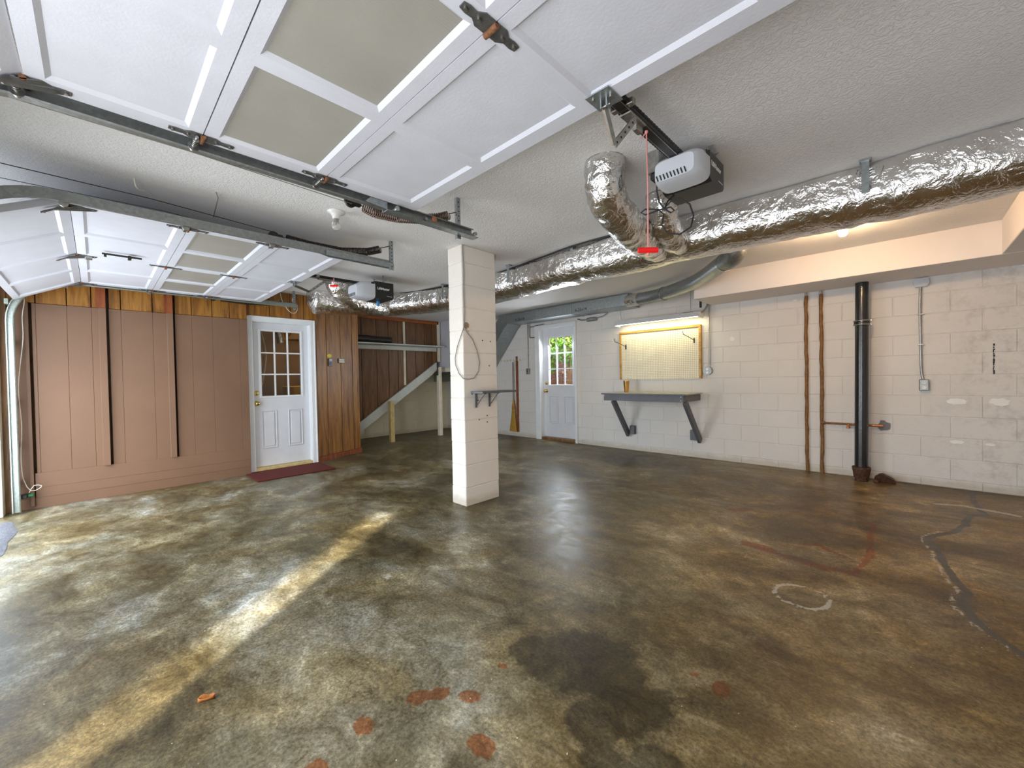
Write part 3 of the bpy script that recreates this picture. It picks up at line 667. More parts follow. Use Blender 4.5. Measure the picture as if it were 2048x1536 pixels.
shrub('shrub', 'dark leafy shrub outside beyond the right panes of the back door', (-5.15, 7.05, 1.95), (.38, .28, .6), 1100, 2)
mb = MB(); mb.box((-9, 9, -.02), (2, 9.3, 5)); bk = mb.build('hedge_wall', 'leafg'); tag(bk, 'tall green hedge behind the garden wall outside the back door', 'hedge')
# unseen slabs added outdoors to block the sun down to one floor strip
SD = Vector((.6, -.8, 0)); SN = Vector((.8, .6, 0))
def slab(name, label, px, t, w0, w1, h):
    c0 = Vector((px, -.6, 0)) + SD * t
    T = lambda q: tuple(c0 + SN * q[0] + SD * q[1] + Vector((0, 0, q[2] - .02)))
    o_ = thing(name, label, 'wall', tuple(c0)); MB().box((w0, 0, 0), (w1, .2, h), 0, T).build('boards', 'siding', o_); MB().box((w0 - (.06 if w0 < 0 else 0), -.03, h), (w1 + (0 if w0 < 0 else .06), .23, h + .06), .01, T).build('coping', 'cream', o_)
slab('sun_blocker', 'pale unseen slab added outside the nearer garage opening to block the sun', -1.36, 2.4, 0, 2.6, 4.9)
slab('sun_blocker', 'pale taller unseen slab added outside the farther garage opening to block the sun', -1.60, 6.5, -12, 0, 9.5)

# ------------------------------------------------------------------ block pillar
pl = thing('block_pillar', 'square white painted concrete block pillar in the middle of the garage', 'pillar', (-2.93, 2.5, 0))
MB().box((-3.025, 2.295, 0), (-2.835, 2.695, CZ - .001)).build('core', 'mortar', pl)
zz = 0; first = True; k = 0
while zz < CZ - .02:
    h = .165 if k == 0 else .2032
    if zz + h > CZ - .01: h = CZ - .002 - zz
    j = (random.random() - .5) * .003
    MB().box((-3.03 + j, 2.29 + j, zz + .0015), (-2.83 + j, 2.70 + j, zz + h - .0015), .005).build('block', 'pillarblock', pl)
    zz += h; k += 1
mb = MB(); mb.cyl((-2.834, 2.33, 1.63), (-2.8265, 2.33, 1.63), .03, n=12); mb.build('broken_hole', 'darkbark', pl)
mb = MB()
for (y, z) in ((2.62, 1.5), (2.52, 1.505), (2.60, 1.27), (2.38, 1.01), (2.45, .95), (2.56, .80), (2.56, .74), (2.46, .77)): mb.cyl((-2.829, y, z), (-2.8262, y, z), .006, n=8)
mb.build('screw_holes', 'rubber', pl)
cb = thing('looped_cable', 'thin grey cable hanging in a loop from the pillar top', 'cable', (-2.82, 2.3, 1.2))
MB().tube([(-2.82, 2.30, 2.34), (-2.819, 2.305, 2.1), (-2.822, 2.302, 1.9), (-2.82, 2.308, 1.75), (-2.822, 2.30, 1.62), (-2.835, 2.278, 1.55), (-2.90, 2.278, 1.44), (-2.935, 2.278, 1.34), (-2.93, 2.278, 1.28), (-2.88, 2.276, 1.20), (-2.83, 2.28, 1.155), (-2.818, 2.33, 1.145), (-2.818, 2.40, 1.155), (-2.818, 2.455, 1.22), (-2.818, 2.47, 1.30), (-2.818, 2.44, 1.41), (-2.818, 2.39, 1.51), (-2.818, 2.335, 1.56), (-2.82, 2.31, 1.60)], .0035, 6).build('cable', 'greywire', cb)
MB().tube([(-2.824, 2.33, 1.635), (-2.80, 2.34, 1.63), (-2.80, 2.345, 1.61)], .0025, 5).tube([(-2.824, 2.33, 1.625), (-2.81, 2.335, 1.60), (-2.812, 2.345, 1.585), (-2.81, 2.335, 1.57)], .002, 5).build('bare_ends', 'copper', cb)
ps = thing('small_shelf', 'small dark grey shelf on two brackets fixed to the block pillar', 'shelf', (-2.73, 2.6, 1.02))
MB().box((-2.822, 2.36, 1.018), (-2.66, 2.80, 1.036), .002).build('board', 'greypaint', ps)
for y in (2.42, 2.585):
    mb = MB(); mb.box((-2.822, y - .011, .885), (-2.816, y + .011, 1.017), .001); mb.box((-2.822, y - .011, 1.011), (-2.69, y + .011, 1.017), .001); mb.obox((-2.818, y, .90), (-2.70, y, 1.012), .008, .004); mb.build('bracket', 'greypaint', ps)

# ------------------------------------------------------------------ overhead garage doors
def garage_door(label, x0, x1, yl, seams, y_end, z_end, hinge_side):
    cx = (x0 + x1) / 2; g = thing('garage_door', label, 'garage door', (cx, .4, 2.14)); ZD = 2.14
    ys = [yl] + seams
    secs = [((ys[i], ZD), (ys[i + 1], ZD)) for i in range(len(ys) - 1)] + [((seams[-1], ZD + .006), (y_end, z_end))]
    Wd = x1 - x0; es = .075; ms = .062; pw = (Wd - 2 * es - 3 * ms) / 4
    for si, ((ya, za), (yb, zb)) in enumerate(secs):
        d = Vector((0, yb - ya, zb - za)); L = d.length; d.normalize(); up = Vector((0, -d.z, d.y)); up = up if up.z > 0 else -up
        o0 = Vector((x0, ya, za))
        T = lambda q, o0=o0, d=d, up=up: tuple(o0 + Vector((q[0], 0, 0)) + d * q[1] + up * q[2])
        gap = .0022; th = .036; r0 = .072 if si == 0 else .048; r1 = .048; glz = si == 1
        mb = MB(); xs = [0]; opens = []
        for k in range(4):
            a = es + k * (pw + ms); opens.append((a, a + pw))
        y0_, y1_ = r0, L - r1; bev = .016; dp = .013
        # face rails and stiles
        def quad(a, b, c_, e, z=0.0): mb.add([T((a, c_, z)), T((b, c_, z)), T((b, e, z)), T((a, e, z))], [(0, 1, 2, 3)])
        quad(0, Wd, gap, y0_); quad(0, Wd, y1_, L - gap)
        prev = 0
        for a, b in opens: quad(prev, a, y0_, y1_); prev = b
        quad(prev, Wd, y0_, y1_)
        for a, b in opens:
            p0 = [(a, y0_), (b, y0_), (b, y1_), (a, y1_)]; p1 = [(a + bev, y0_ + bev), (b - bev, y0_ + bev), (b - bev, y1_ - bev), (a + bev, y1_ - bev)]
            for i in range(4):
                j = (i + 1) % 4; mb.add([T((*p0[i], 0)), T((*p0[j], 0)), T((*p1[j], dp)), T((*p1[i], dp))], [(0, 1, 2, 3)])
        # body behind
        mb.add([T((0, gap, 0)), T((Wd, gap, 0)), T((Wd, gap, th)), T((0, gap, th))], [(0, 1, 2, 3)]); mb.add([T((0, L - gap, 0)), T((Wd, L - gap, 0)), T((Wd, L - gap, th)), T((0, L - gap, th))], [(0, 1, 2, 3)])
        mb.add([T((0, gap, 0)), T((0, L - gap, 0)), T((0, L - gap, th)), T((0, gap, th))], [(0, 1, 2, 3)]); mb.add([T((Wd, gap, 0)), T((Wd, L - gap, 0)), T((Wd, L - gap, th)), T((Wd, gap, th))], [(0, 1, 2, 3)])
        mb.add([T((0, gap, th)), T((Wd, gap, th)), T((Wd, L - gap, th)), T((0, L - gap, th))], [(0, 1, 2, 3)])
        sec = mb.build('section', 'garage', g)
        for a, b in opens:
            if glz: MB().box((a + bev - .002, y0_ + bev - .002, dp - .001), (b - bev + .002, y1_ - bev + .002, dp + .003), 0, T).build('pane', 'frost', sec)
            else: MB().box((a + bev - .002, y0_ + bev - .002, dp - .001), (b - bev + .002, y1_ - bev + .002, dp + .006), 0, T).build('panel', 'garage', sec)
    # hinges
    def hinge(x, y, z, tilt=0, edge=0):
        root = MB(); prof = [(-.105, .010), (-.085, .014), (-.06, .012), (-.04, .026), (.04, .026), (.06, .012), (.085, .014), (.105, .010)]
        poly = [(a, b) for a, b in prof] + [(a, -b) for a, b in prof[::-1]]
        def T(a, b, c_): return (x + b, y + a, z - c_ - (abs(a) * math.tan(tilt) if a < 0 else 0))
        root.prism(poly, T, .004); h = root.build('hinge', 'hinge', g)
        MB().cyl((x - .026, y, z - .010), (x + .026, y, z - .010), .009, n=12).build('barrel', 'rust', h)
        mb = MB()
        for a in (-.092, -.045, .045, .092): mb.cyl((x, y + a, z - .003 - (abs(a) * math.tan(tilt) if a < 0 else 0)), (x, y + a, z - .010 - (abs(a) * math.tan(tilt) if a < 0 else 0)), .006, n=6)
        mb.build('bolts', 'steel', h)
        if edge:
            mb = MB(); mb.cyl((x - edge * .02, y - .02, z - .016), (x + edge * .075, y - .02, z - .016), .006, n=10)
            for q in range(4): mb.cyl((x + edge * (.0 + q * .013), y - .02, z - .016), (x + edge * (.006 + q * .013), y - .02, z - .016), .0115, n=12)
            mb.cyl((x + edge * .062, y - .02, z - .016), (x + edge * .076, y - .02, z - .016), .019, n=16); mb.build('roller', 'steel', h)
    for i, ysm in enumerate(seams):
        tl = .55 if i == len(seams) - 1 else 0
        hinge(cx, ysm, 2.14, tl); hinge(x0 + .035, ysm, 2.14, tl, -1); hinge(x1 - .035, ysm, 2.14, tl, 1)
    # lifting bracket for the opener arm, at the leading rail
    return g
gd1 = garage_door('white panelled overhead garage door by the brown wall, farther from the camera', -5.675, -3.235, 1.43, [.91, .43, -.08], -.50, 1.93, 1)
gd2 = garage_door('white panelled overhead garage door nearest the camera, filling the upper left', -2.055, .385, 1.325, [.80, .32, -.14], -.53, 1.90, 1)
# latch and lock on the far door
MB().box((-4.27, .05, 2.126), (-4.255, .27, 2.138), .002).box((-4.30, .19, 2.115), (-4.24, .21, 2.138), .002).box((-4.28, .06, 2.112), (-4.262, .075, 2.138), .001).build('slide_latch', 'dark', gd1)
MB().box((-4.49, -.04, 2.118), (-4.44, .0, 2.139), .004).build('lock_keeper', 'steel', gd1)

# ------------------------------------------------------------------ tracks
CP = [(-.027, 0), (-.027, .020), (-.024, .024), (-.018, .026), (-.018, .023), (-.0235, .019), (-.0235, .003), (.0235, .003), (.0235, .019), (.018, .023), (.018, .026), (.024, .024), (.027, .020), (.027, 0)]
def track(label, x, side, mat, yend, vert=True, zt=2.155):
    """side: +1 channel opens toward +x"""
    t = thing('door_track', label, 'track', (x, -.53, 0)); pts = []
    if vert: pts += [(x, -.53, z) for z in (.02, .6, 1.2, zt - .40)]
    else: pts += [(x, -.53, zt - .6), (x, -.53, zt - .40)]
    for i in range(1, 13):
        a = PI / 2 * i / 12; pts.append((x, -.53 + .40 * (1 - math.cos(a)), zt - .40 + .40 * math.sin(a)))
    pts += [(x, y, zt) for y in np.linspace(.1, yend, 8)]
    # profile spans the yz normal; web faces away from the channel mouth
    P = [Vector(q) for q in pts]; rings = []
    for i in range(len(P)):
        tg = (P[min(i + 1, len(P) - 1)] - P[max(i - 1, 0)]).normalized(); nrm = Vector((0, -tg.z, tg.y))
        rings.append([tuple(P[i] + nrm * a + Vector((side * b, 0, 0))) for a, b in CP])
    k = len(CP); mb = MB(); vs_ = [q for r_ in rings for q in r_]
    mb.add(vs_, [(i * k + j, i * k + (j + 1) % k, (i + 1) * k + (j + 1) % k, (i + 1) * k + j) for i in range(len(P) - 1) for j in range(k)])
    mb.build('channel', mat, t); return t
def hanger(t, x, y, zt, side, mat='galv'):
    mb = MB(); mb.box((x, y - .015, zt - .05), (x + .003 , y + .015, CZ - .001)); mb.box((x, y - .015, zt - .05), (x + .02 * -side, y - .012, CZ - .001)); h = mb.build('hanger', mat, t)
    mb = MB()
    for z in np.arange(zt - .02, CZ - .01, .03):
        mb.cyl((x - .0006, y, z), (x + .0036, y, z), .005, n=8)
    mb.build('punched_holes', 'rubber', h)
    return h
def angle(t, x, y0, y1, z, side, mat='galv'):
    mb = MB(); mb.box((x, y0, z), (x + .003 * side, y1, z + .03)); mb.box((x, y0, z + .027), (x + side * .03, y1, z + .030)); a = mb.build('stiffener', mat, t)
    mb = MB()
    for y in np.arange(y0 + .04, y1, .09): mb.cyl((x - .001, y, z + .014), (x + .004, y, z + .014), .006, n=8)
    mb.build('punched_holes', 'rubber', a)
t2 = track('dark galvanised curved door track along the near garage door', -2.112, 1, 'galvdark', 1.80, zt=2.135)
MB().box((-2.119, 1.15, 2.098), (-2.113, 1.82, 2.140), .001).box((-2.119, 1.15, 2.098), (-2.06, 1.82, 2.101), .001).prism([(1.02, 2.108), (1.15, 2.100), (1.15, 2.160), (1.08, 2.165)], lambda a, b, c_: (-2.062 + c_, a, b), .003).build('end_angle', 'galv', t2)
mb = MB(); mb.cyl((-2.07, 1.20, 2.113), (-2.035, 1.20, 2.113), .014, n=12).cyl((-2.07, 1.40, 2.113), (-2.05, 1.40, 2.113), .010, n=10).cyl((-2.06, 1.78, 2.113), (-2.04, 1.78, 2.113), .012, n=6); mb.build('bolts', 'steel', t2)
MB().cyl((-2.058, 1.46, 2.125), (-2.05, 1.46, 2.125), .016, n=12).build('rust_spot', 'orange', t2)
hanger(t2, -2.122, 1.70, 2.13, 1)
t1 = track('dark galvanised door track on the pier side of the far garage door', -3.182, -1, 'galvdark', 1.82, zt=2.155)
MB().box((-3.176, 1.25, 2.118), (-3.170, 1.82, 2.160), .001).prism([(1.12, 2.15), (1.28, 2.118), (1.82, 2.118), (1.82, 2.15)], lambda a, b, c_: (-3.214 + c_, a, b), .004).build('end_angle', 'galv', t1)
hanger(t1, -3.172, 1.80, 2.15, 1)
t0 = track('pale galvanised door track beside the brown wall', -5.755, 1, 'galvlight', 1.86, zt=2.155)
MB().box((-5.765, .55, 2.13), (-5.759, 1.88, 2.172), .001).build('end_angle', 'galv', t0)
hanger(t0, -5.766, 1.84, 2.15, 1)
for z in (.25, .60, 1.0, 1.55, 1.9):
    MB().box((-5.87, -.56, z), (-5.757, -.535, z + .05), .001).build('jamb_bracket', 'galvlight', t0)

# ------------------------------------------------------------------ extension springs, pulleys, cables
def spring(label, path, Rr, r, turns, mat, hook_end, pulley):
    t = thing('door_spring', label, 'spring', path[0]); MB().coil(path, Rr, r, turns).build('coil', mat, t)
    p_ = Vector(path[-1]); MB().tube([p_ + Vector((0, 0, .012)), p_ + Vector((0, .02, .018)), Vector(hook_end) + Vector((0, -.01, .01)), hook_end, Vector(hook_end) + Vector((0, -.012, -.012))], .0035, 6).build('end_hook', mat, t)
    q = Vector(path[0]); pu = Vector(pulley); mb = MB().tube([q, q.lerp(pu, .5) + Vector((0, 0, .012)), pu], .0035, 6); mb.build('front_hook', mat, t)
    mb = MB().cyl(pu + Vector((-.008, 0, 0)), pu + Vector((.008, 0, 0)), .034, n=20).box(pu + Vector((-.012, -.012, -.018)), pu + Vector((.012, .06, .018)), .003); mb.build('pulley', 'dark', t); return t
spring('rust-brown stretched extension spring beside the near door track', [(-2.30, 1.13, 2.18), (-2.30, 1.2, 2.165), (-2.275, 1.34, 2.165), (-2.225, 1.46, 2.175), (-2.16, 1.58, 2.20), (-2.135, 1.63, 2.22)], .026, .0042, 46, 'springbrown', (-2.122, 1.69, 2.24), (-2.30, 1.05, 2.19))
spring('black extension spring on the pier side of the far door track', [(-3.26, 1.0, 2.205), (-3.26, 1.15, 2.195), (-3.25, 1.4, 2.195), (-3.215, 1.6, 2.225), (-3.185, 1.70, 2.26)], .028, .0045, 66, 'springblack', (-3.17, 1.79, 2.29), (-3.262, .915, 2.205))
spring('black extension spring under the ceiling beside the brown wall', [(-5.84, 1.05, 2.16), (-5.84, 1.3, 2.15), (-5.84, 1.62, 2.17)], .027, .0045, 50, 'springblack', (-5.80, 1.72, 2.20), (-5.84, .98, 2.16))
def cable(name, label, pts, r, mat, n_=6): return tag(MB().tube(pts, r, n_).build(name, mat), label, 'cable')
cable('lift_cable', 'thin dark steel lift cable running along the near door track', [(-2.20, -.5, 2.20), (-2.22, .3, 2.20), (-2.28, 1.03, 2.20)], .0022, 'dark')
cable('lift_cable', 'second thin steel cable just below the near door track', [(-2.17, -.5, 2.13), (-2.20, .3, 2.15), (-2.28, 1.05, 2.17)], .0018, 'steel')
cable('lift_cable', 'thin black cable along the pier side track of the far door', [(-3.16, -.55, 2.25), (-3.22, .25, 2.26), (-3.262, .92, 2.235)], .0026, 'dark')
cable('lift_cable', 'lower thin cable from the far door pulley to the opening', [(-3.22, -.55, 2.19), (-3.24, .3, 2.21), (-3.262, .92, 2.18)], .0018, 'dark')

# ------------------------------------------------------------------ openers
def opener(label, xr, wd, y0, y1, zb, zt, railx, ylead, ropexy, rope_top, handle_z, arm, lensd, txt):
    t = thing('garage_door_opener', label, 'opener', ((xr + xr - wd) / 2, (y0 + y1) / 2, zb)); xl = xr - wd
    MB().prism([(y0, zb + .012), (y0 + .03, zb), (y1 - .02, zb), (y1, zb + .02), (y1, zt), (y0, zt)], lambda a, b, c_: (xl + c_, a, b), wd).build('motor_housing', 'black', t)
    # bulged lens: superelliptic rings shrinking toward the front
    mb = MB(); rings = []; K = 28; cx = (xl + xr) / 2; czz = (zb + zt) / 2
    for s_ in np.linspace(0, 1, 9):
        kk = math.sqrt(max(0, 1 - (s_ * .93) ** 2.6)); sx = (.62 + .38 * kk) * wd / 2 * 1.02; szz = (.42 + .58 * kk) * (zt - zb) / 2 * 1.02; yy = y0 - lensd * s_
        ring = []
        for j in range(K):
            a = 2 * PI * j / K; ca, sa = math.cos(a), math.sin(a); e = .42
            ring.append((cx + sx * math.copysign(abs(ca) ** e, ca), yy, czz - .004 - (1 - kk) * .17 * (zt - zb) + szz * math.copysign(abs(sa) ** e, sa)))
        rings.append(ring)
    vs_ = [q for r_ in rings for q in r_]; mb.add(vs_, [(i * K + j, i * K + (j + 1) % K, (i + 1) * K + (j + 1) % K, (i + 1) * K + j) for i in range(8) for j in range(K)], True); mb.add(rings[-1], [tuple(range(K))])
    ln = mb.build('light_lens', 'lens', t)
    mb = MB()
    for i in range(9):
        x = cx + (i - 4.6) * wd * .072; c_z = czz - .004 - .585 * .17 * (zt - zb); hh_ = (zt - zb) / 2
        mb.obox((x, y0 - lensd - .0012, c_z - hh_ * .60), (x - .009, y0 - lensd - .0012, c_z - hh_ * .22), .006, .004, (0, 1, 0))
    mb.build('vent_slots', 'rubber', ln)
    mb = MB(); mb.box((xr - .004, y0 - .045, zt - .035), (xr + .0015, y0 - .006, zt - .014), .002); mb.build('lens_clip', 'rubber', ln)
    text_mesh(txt, .036 * (y1 - y0) / .22, lambda a, b, c_: (xr + .0012 + c_, (y0 + y1) / 2 - .012 + a, (zb + zt) / 2 + .018 + b), 'lettering', 'outletwhite', t)
    MB().box((xr, y1 - .085, zb + .032), (xr + .0012, y1 - .02, zb + .038)).build('small_print', 'silverplastic', t)
    # mounting straps
    mb = MB(); ym = (y0 + y1) / 2
    for x in (xl + .03, xr - .03): mb.box((x - .012, ym - .0015, zt), (x + .012, ym + .0015, CZ - .001))
    mb.obox((xr - .03, ym, zt + .004), (xr - .03, ym + .1, CZ - .004), .02, .003); mb.build('mounting_strap', 'steel', t)
    rx = railx; rz = zt - .022
    MB().box((rx - .020, -.58, rz - .016), (rx + .020, y0 + .02, rz + .016), .003).build('rail', 'dark', t)
    mb = MB(); mb.box((rx - .021, .2, rz - .0165), (rx - .018, y0, rz - .014)); mb.box((rx + .018, .2, rz - .0165), (rx + .021, y0, rz - .014)); mb.build('rail_edges', 'steel', t)
    mb = MB()
    for sx in (-1, 1):
        y = ylead - .3; k = 0
        while y < y0 - .01:
            mb.box((rx + sx * .033 - .004, y, rz - (.006 if k % 2 else .004)), (rx + sx * .033 + .004, y + .0105, rz + (.006 if k % 2 else .004))); y += .013; k += 1
    tag(mb.build('chain', 'rubber', t), kind='stuff')
    mb = MB().box((rx - .026, ropexy[1] - .13, rz - .026), (rx + .026, ropexy[1] + .01, rz - .0165), .003).box((rx - .05, ropexy[1] - .16, rz - .012), (rx + .05, ropexy[1] - .13, rz + .012), .003).box((rx - .012, ropexy[1] - .05, rz - .055), (rx + .012, ropexy[1] + .005, rz - .024), .003)
    mb.build('trolley', 'steel', t)
    (bx, by, bz), (ex, ey, ez), (tx, ty, tz) = arm
    MB().obox((bx, by, bz - .01), (ex, ey, ez), .008, .024, (0, 1, 0)).build('arm_link', 'steel', t)
    if xr > -2: MB().obox((bx - .006, by - .004, bz - .01), (ex - .006, ey - .004, ez), .004, .010, (0, 1, 0)).build('copper_edge', 'orange', t)
    mb = MB().obox((ex, ey, ez), (tx, ty, tz), .006, .026, (0, 0, 1))
    mb.build('arm_strap', 'steel', t)
    mb = MB()
    for q in range(5):
        f = .08 + q * .19; c_ = Vector((ex, ey, ez)).lerp(Vector((tx, ty, tz)), f); mb.cyl(c_ + Vector((.0032, 0, 0)), c_ + Vector((.005, 0, 0)), .0045, n=8); mb.cyl(c_ - Vector((.005, 0, 0)), c_ - Vector((.0032, 0, 0)), .0045, n=8)
    mb.build('arm_holes', 'rubber', t)
    mb = MB().box((bx - .05, by - .055, 2.1355), (bx + .045, by + .045, 2.1395), .001).box((bx - .014, by - .012, 2.105), (bx - .009, by + .016, 2.136)).box((bx + .009, by - .012, 2.105), (bx + .014, by + .016, 2.136)); br = mb.build('door_bracket', 'galv', t)
    mb = MB().cyl((bx + .028, by - .01, 2.136), (bx + .028, by - .01, 2.126), .007, n=6).cyl((bx - .03, by - .03, 2.136), (bx - .03, by - .03, 2.13), .006, n=6).cyl((bx - .02, by + .002, 2.115), (bx + .02, by + .002, 2.115), .005, n=8); mb.build('bolts', 'steel', br)
    rxx, ryy = ropexy
    rp = thing('release_cord', ('red pull handle on a long pink cord below the near opener rail' if xr > -2 else 'short red pull handle below the far opener rail'), 'pull handle', (rxx, ryy, handle_z))
    MB().tube([(rxx, ryy, rope_top), (rxx + .003, ryy, (rope_top + handle_z) / 2), (rxx, ryy, handle_z - .015)], .003, 6).lathe((rxx, ryy, rope_top - .012), [(0, 0), (.007, .004), (.007, .012), (0, .016)], n=8).tube([(rxx, ryy, rope_top - .005), (rxx - .02, ryy - .01, rope_top - .03)], .003, 5).build('cord', 'rope', rp)
    hv = Vector((.72, .69, 0))
    hw = .043
    mb = MB(); mb.sweep([Vector((rxx, ryy, handle_z)) + hv * a for a in (-hw, -hw * .8, -.01, .01, hw * .8, hw)], lambda i, tt: [(.009 * math.cos(q * PI / 4 + .39), (.011 if i in (0, 5) else .0125) * math.sin(q * PI / 4 + .39)) for q in range(8)], smooth=False)
    mb.build('handle', 'red', rp)
    MB().lathe((rxx, ryy, handle_z - .024), [(0, 0), (.006, .003), (.006, .011), (0, .013)], n=8).build('knot', 'rope', rp)
    return t
op2 = opener('near black garage door opener with frosted lens by the big foil elbow', -.70, .243, 2.17, 2.385, 2.127, 2.275, -.825, 1.325, (-.795, 1.674), 2.20, 1.69, ((-.765, 1.29, 2.115), (-.78, 1.377, 2.017), (-.79, 1.564, 2.20)), .145, 'LiftMaster')
op1 = opener('far black garage door opener with frosted lens above the alcove', -4.25, .27, 2.20, 2.425, 2.075, 2.265, -4.385, 1.43, (-4.30, 1.765), 2.23, 2.155, ((-4.33, 1.39, 2.115), (-4.38, 1.545, 2.075), (-4.39, 1.72, 2.22)), .20, 'LiftMaster')
# power cord of the near opener
pc = thing('power_cord', 'black looped power cord hanging below the near opener', 'cord', (-.95, 2.2, 2.0))
MB().tube([(-.96, 2.14, 2.20), (-.962, 2.14, 2.15), (-.955, 2.15, 2.09), (-.93, 2.16, 2.045), (-.90, 2.17, 2.02), (-.885, 2.18, 2.03), (-.90, 2.17, 2.05), (-.95, 2.15, 2.045), (-1.02, 2.12, 2.03), (-1.04, 2.11, 2.045), (-1.02, 2.12, 2.06), (-.96, 2.15, 2.05), (-.935, 2.16, 2.02), (-.945, 2.16, 1.965), (-.92, 2.17, 1.915), (-.86, 2.19, 1.90), (-.81, 2.21, 1.93), (-.80, 2.22, 1.99), (-.815, 2.21, 2.05), (-.86, 2.19, 2.09), (-.90, 2.17, 2.08), (-.93, 2.16, 2.05), (-.92, 2.18, 2.09), (-.9, 2.22, 2.13)], .0045, 8).build('cord', 'rubber', pc)
MB().box((-.985, 2.11, 2.20), (-.94, 2.17, 2.235), .005).build('plug', 'rubber', pc)
tag(MB().box((-1.0, 2.10, 2.236), (-.93, 2.20, CZ - .001), .004).build('ceiling_outlet', 'steel'), 'grey metal ceiling outlet box beside the near opener', 'outlet')
tag(MB().box((-4.42, 2.30, 2.02), (-4.40, 2.33, 2.0749), .003).build('plastic_tag', 'bluetag'), 'small blue plastic tag hanging under the far opener', 'tag')

# ------------------------------------------------------------------ foil duct
def duct_section(th, hw, top, bot):
    """rounded D: flat-ish top"""
    out = []
    for j in range(th):
        a = 2 * PI * j / th; ca, sa = math.cos(a), math.sin(a)
        if sa > 1e-6: out.append((hw * math.copysign(abs(ca) ** .28, ca), top * abs(sa) ** .28))
        else: out.append((hw * math.copysign(abs(ca) ** .85, ca), -bot * abs(sa) ** .95))
    return out
def crinkle(o, amp, sc, ring=0):
    me = o.data; me.calc_loop_triangles()
    for q in me.vertices:
        c_ = q.co + W[o]; n1 = noise.fractal(c_ * sc, 1.0, 2.0, 4); n2 = abs(noise.noise(c_ * sc * 2.3)); nn_ = q.normal
        if c_.z > CZ - .05: k = .25
        else: k = 1
        q.co += nn_ * (n1 * amp - n2 * amp * .8) * k
        if q.co.z + W[o].z > CZ - .002: q.co.z = CZ - .002 - W[o].z
    me.update()
fd = thing('foil_duct', 'large silver foil wrapped duct running across under the ceiling', 'duct', (-2, 3.3, 2.0))
straps = [-.16, -2.19, -3.01, -4.17]
path = smooth_path([(1.6, 3.285, 2.20), (.4, 3.285, 2.20), (-.6, 3.28, 2.20), (-1.5, 3.25, 2.20), (-2.3, 3.27, 2.20), (-3.2, 3.32, 2.20), (-4.2, 3.31, 2.21), (-4.85, 3.18, 2.22), (-5.32, 2.84, 2.22), (-5.6, 2.38, 2.22), (-5.72, 1.98, 2.22)], .018)
def pf(i, t):
    x = path[i].x; k = 1
    for s_ in straps: k -= .10 * math.exp(-((x - s_) / .05) ** 2)
    w_ = .198 * (1 + .03 * math.sin(x * 5.1) + .02 * math.sin(x * 13)); b_ = .148 * (1 + .04 * math.sin(x * 3.3 + 1)) * k
    if t > .985: w_ *= (1 - (t - .985) / .02); b_ *= (1 - (t - .985) / .02)
    return duct_section(44, w_, .148, b_)
mb = MB().sweep(path, pf); mn_ = mb.build('wrap', 'foil', fd); crinkle(mn_, .010, 5.0)
def branch(pts, r, mat='foil', parent=fd, nm='branch'):
    P = smooth_path(pts, .014); mb = MB().tube(P, r, 30, True, lambda t: r * (1 + .03 * math.sin(t * 23))); o = mb.build(nm, mat, parent); crinkle(o, .012, 9.0); return o
branch([(-1.205, 2.02, 2.36), (-1.215, 2.03, 2.28), (-1.245, 2.12, 2.17), (-1.29, 2.40, 2.12), (-1.36, 2.80, 2.13), (-1.42, 3.2, 2.17)], .112)
branch([(-1.17, 2.66, 2.36), (-1.17, 2.67, 2.28), (-1.18, 2.76, 2.18), (-1.22, 3.0, 2.15), (-1.26, 3.25, 2.18)], .098)
branch([(-4.85, 2.02, 2.36), (-4.86, 2.04, 2.28), (-4.90, 2.16, 2.18), (-5.02, 2.45, 2.15), (-5.22, 2.85, 2.18)], .125)
for s_ in straps:
    mb = MB(); mb.box((s_ - .017, 3.062, 2.16), (s_ + .017, 3.066, CZ - .001), .0005); mb.box((s_ - .026, 3.05, CZ - .012), (s_ + .026, 3.10, CZ - .001), .001)
    mb.build('hanger_strap', 'galv', fd)
cable('black_cable', 'black cable stapled along the ceiling edge of the foil duct', smooth_path([(-1.75, 3.07, 2.34), (-2.2, 3.05, 2.338), (-2.7, 3.10, 2.33), (-3.3, 3.13, 2.315), (-3.7, 3.14, 2.32), (-4.3, 3.10, 2.335), (-4.8, 3.0, 2.338), (-5.15, 2.75, 2.33), (-5.45, 2.3, 2.335)], .08), .008, 'rubber', 8)

# ------------------------------------------------------------------ galvanised duct along the back wall
gdu = thing('metal_duct', 'grey galvanised box duct above the back door with a round pipe branch', 'duct', (-4, 5.55, 2.1))
MB().box((-4.62, 5.37, 2.165), (-3.86, 5.735, 2.335), .003).box((-5.32, 5.371, 2.166), (-4.62, 5.734, 2.334), .003).box((-3.86, 5.371, 2.166), (-2.87, 5.734, 2.334), .003).build('box_run', 'galv', gdu)
for x in (-3.86, -5.33): MB().box((x - .012, 5.364, 2.160), (x + .006, 5.737, 2.339), .001).build('seam', 'galv', gdu)
for x, s_ in ((-3.80, '6-26x14'), (-5.12, '6-26x14')):
    text_mesh(s_, .075, lambda a, b, c_, x=x: (x + .12 + a * .9, 5.3692 - c_, 2.21 + b), 'marker_writing', 'rubber', gdu, .0006, False)
MB().prism([(-5.32, 2.335), (-5.32, 2.165), (-5.40, 2.10), (-6.28, 1.10), (-6.44, 1.28), (-5.52, 2.335)], lambda a, b, c_: (a, 5.372 + c_, b), .36).build('diagonal_run', 'galv', gdu)
MB().box((-7.7, 5.36, 1.10), (-6.30, 5.73, 1.32), .003).build('lower_run', 'galv', gdu)
MB().tube([(-2.88, 5.42, 2.235), (-2.66, 5.34, 2.225)], .088, 28).build('foil_collar', 'foil', gdu)
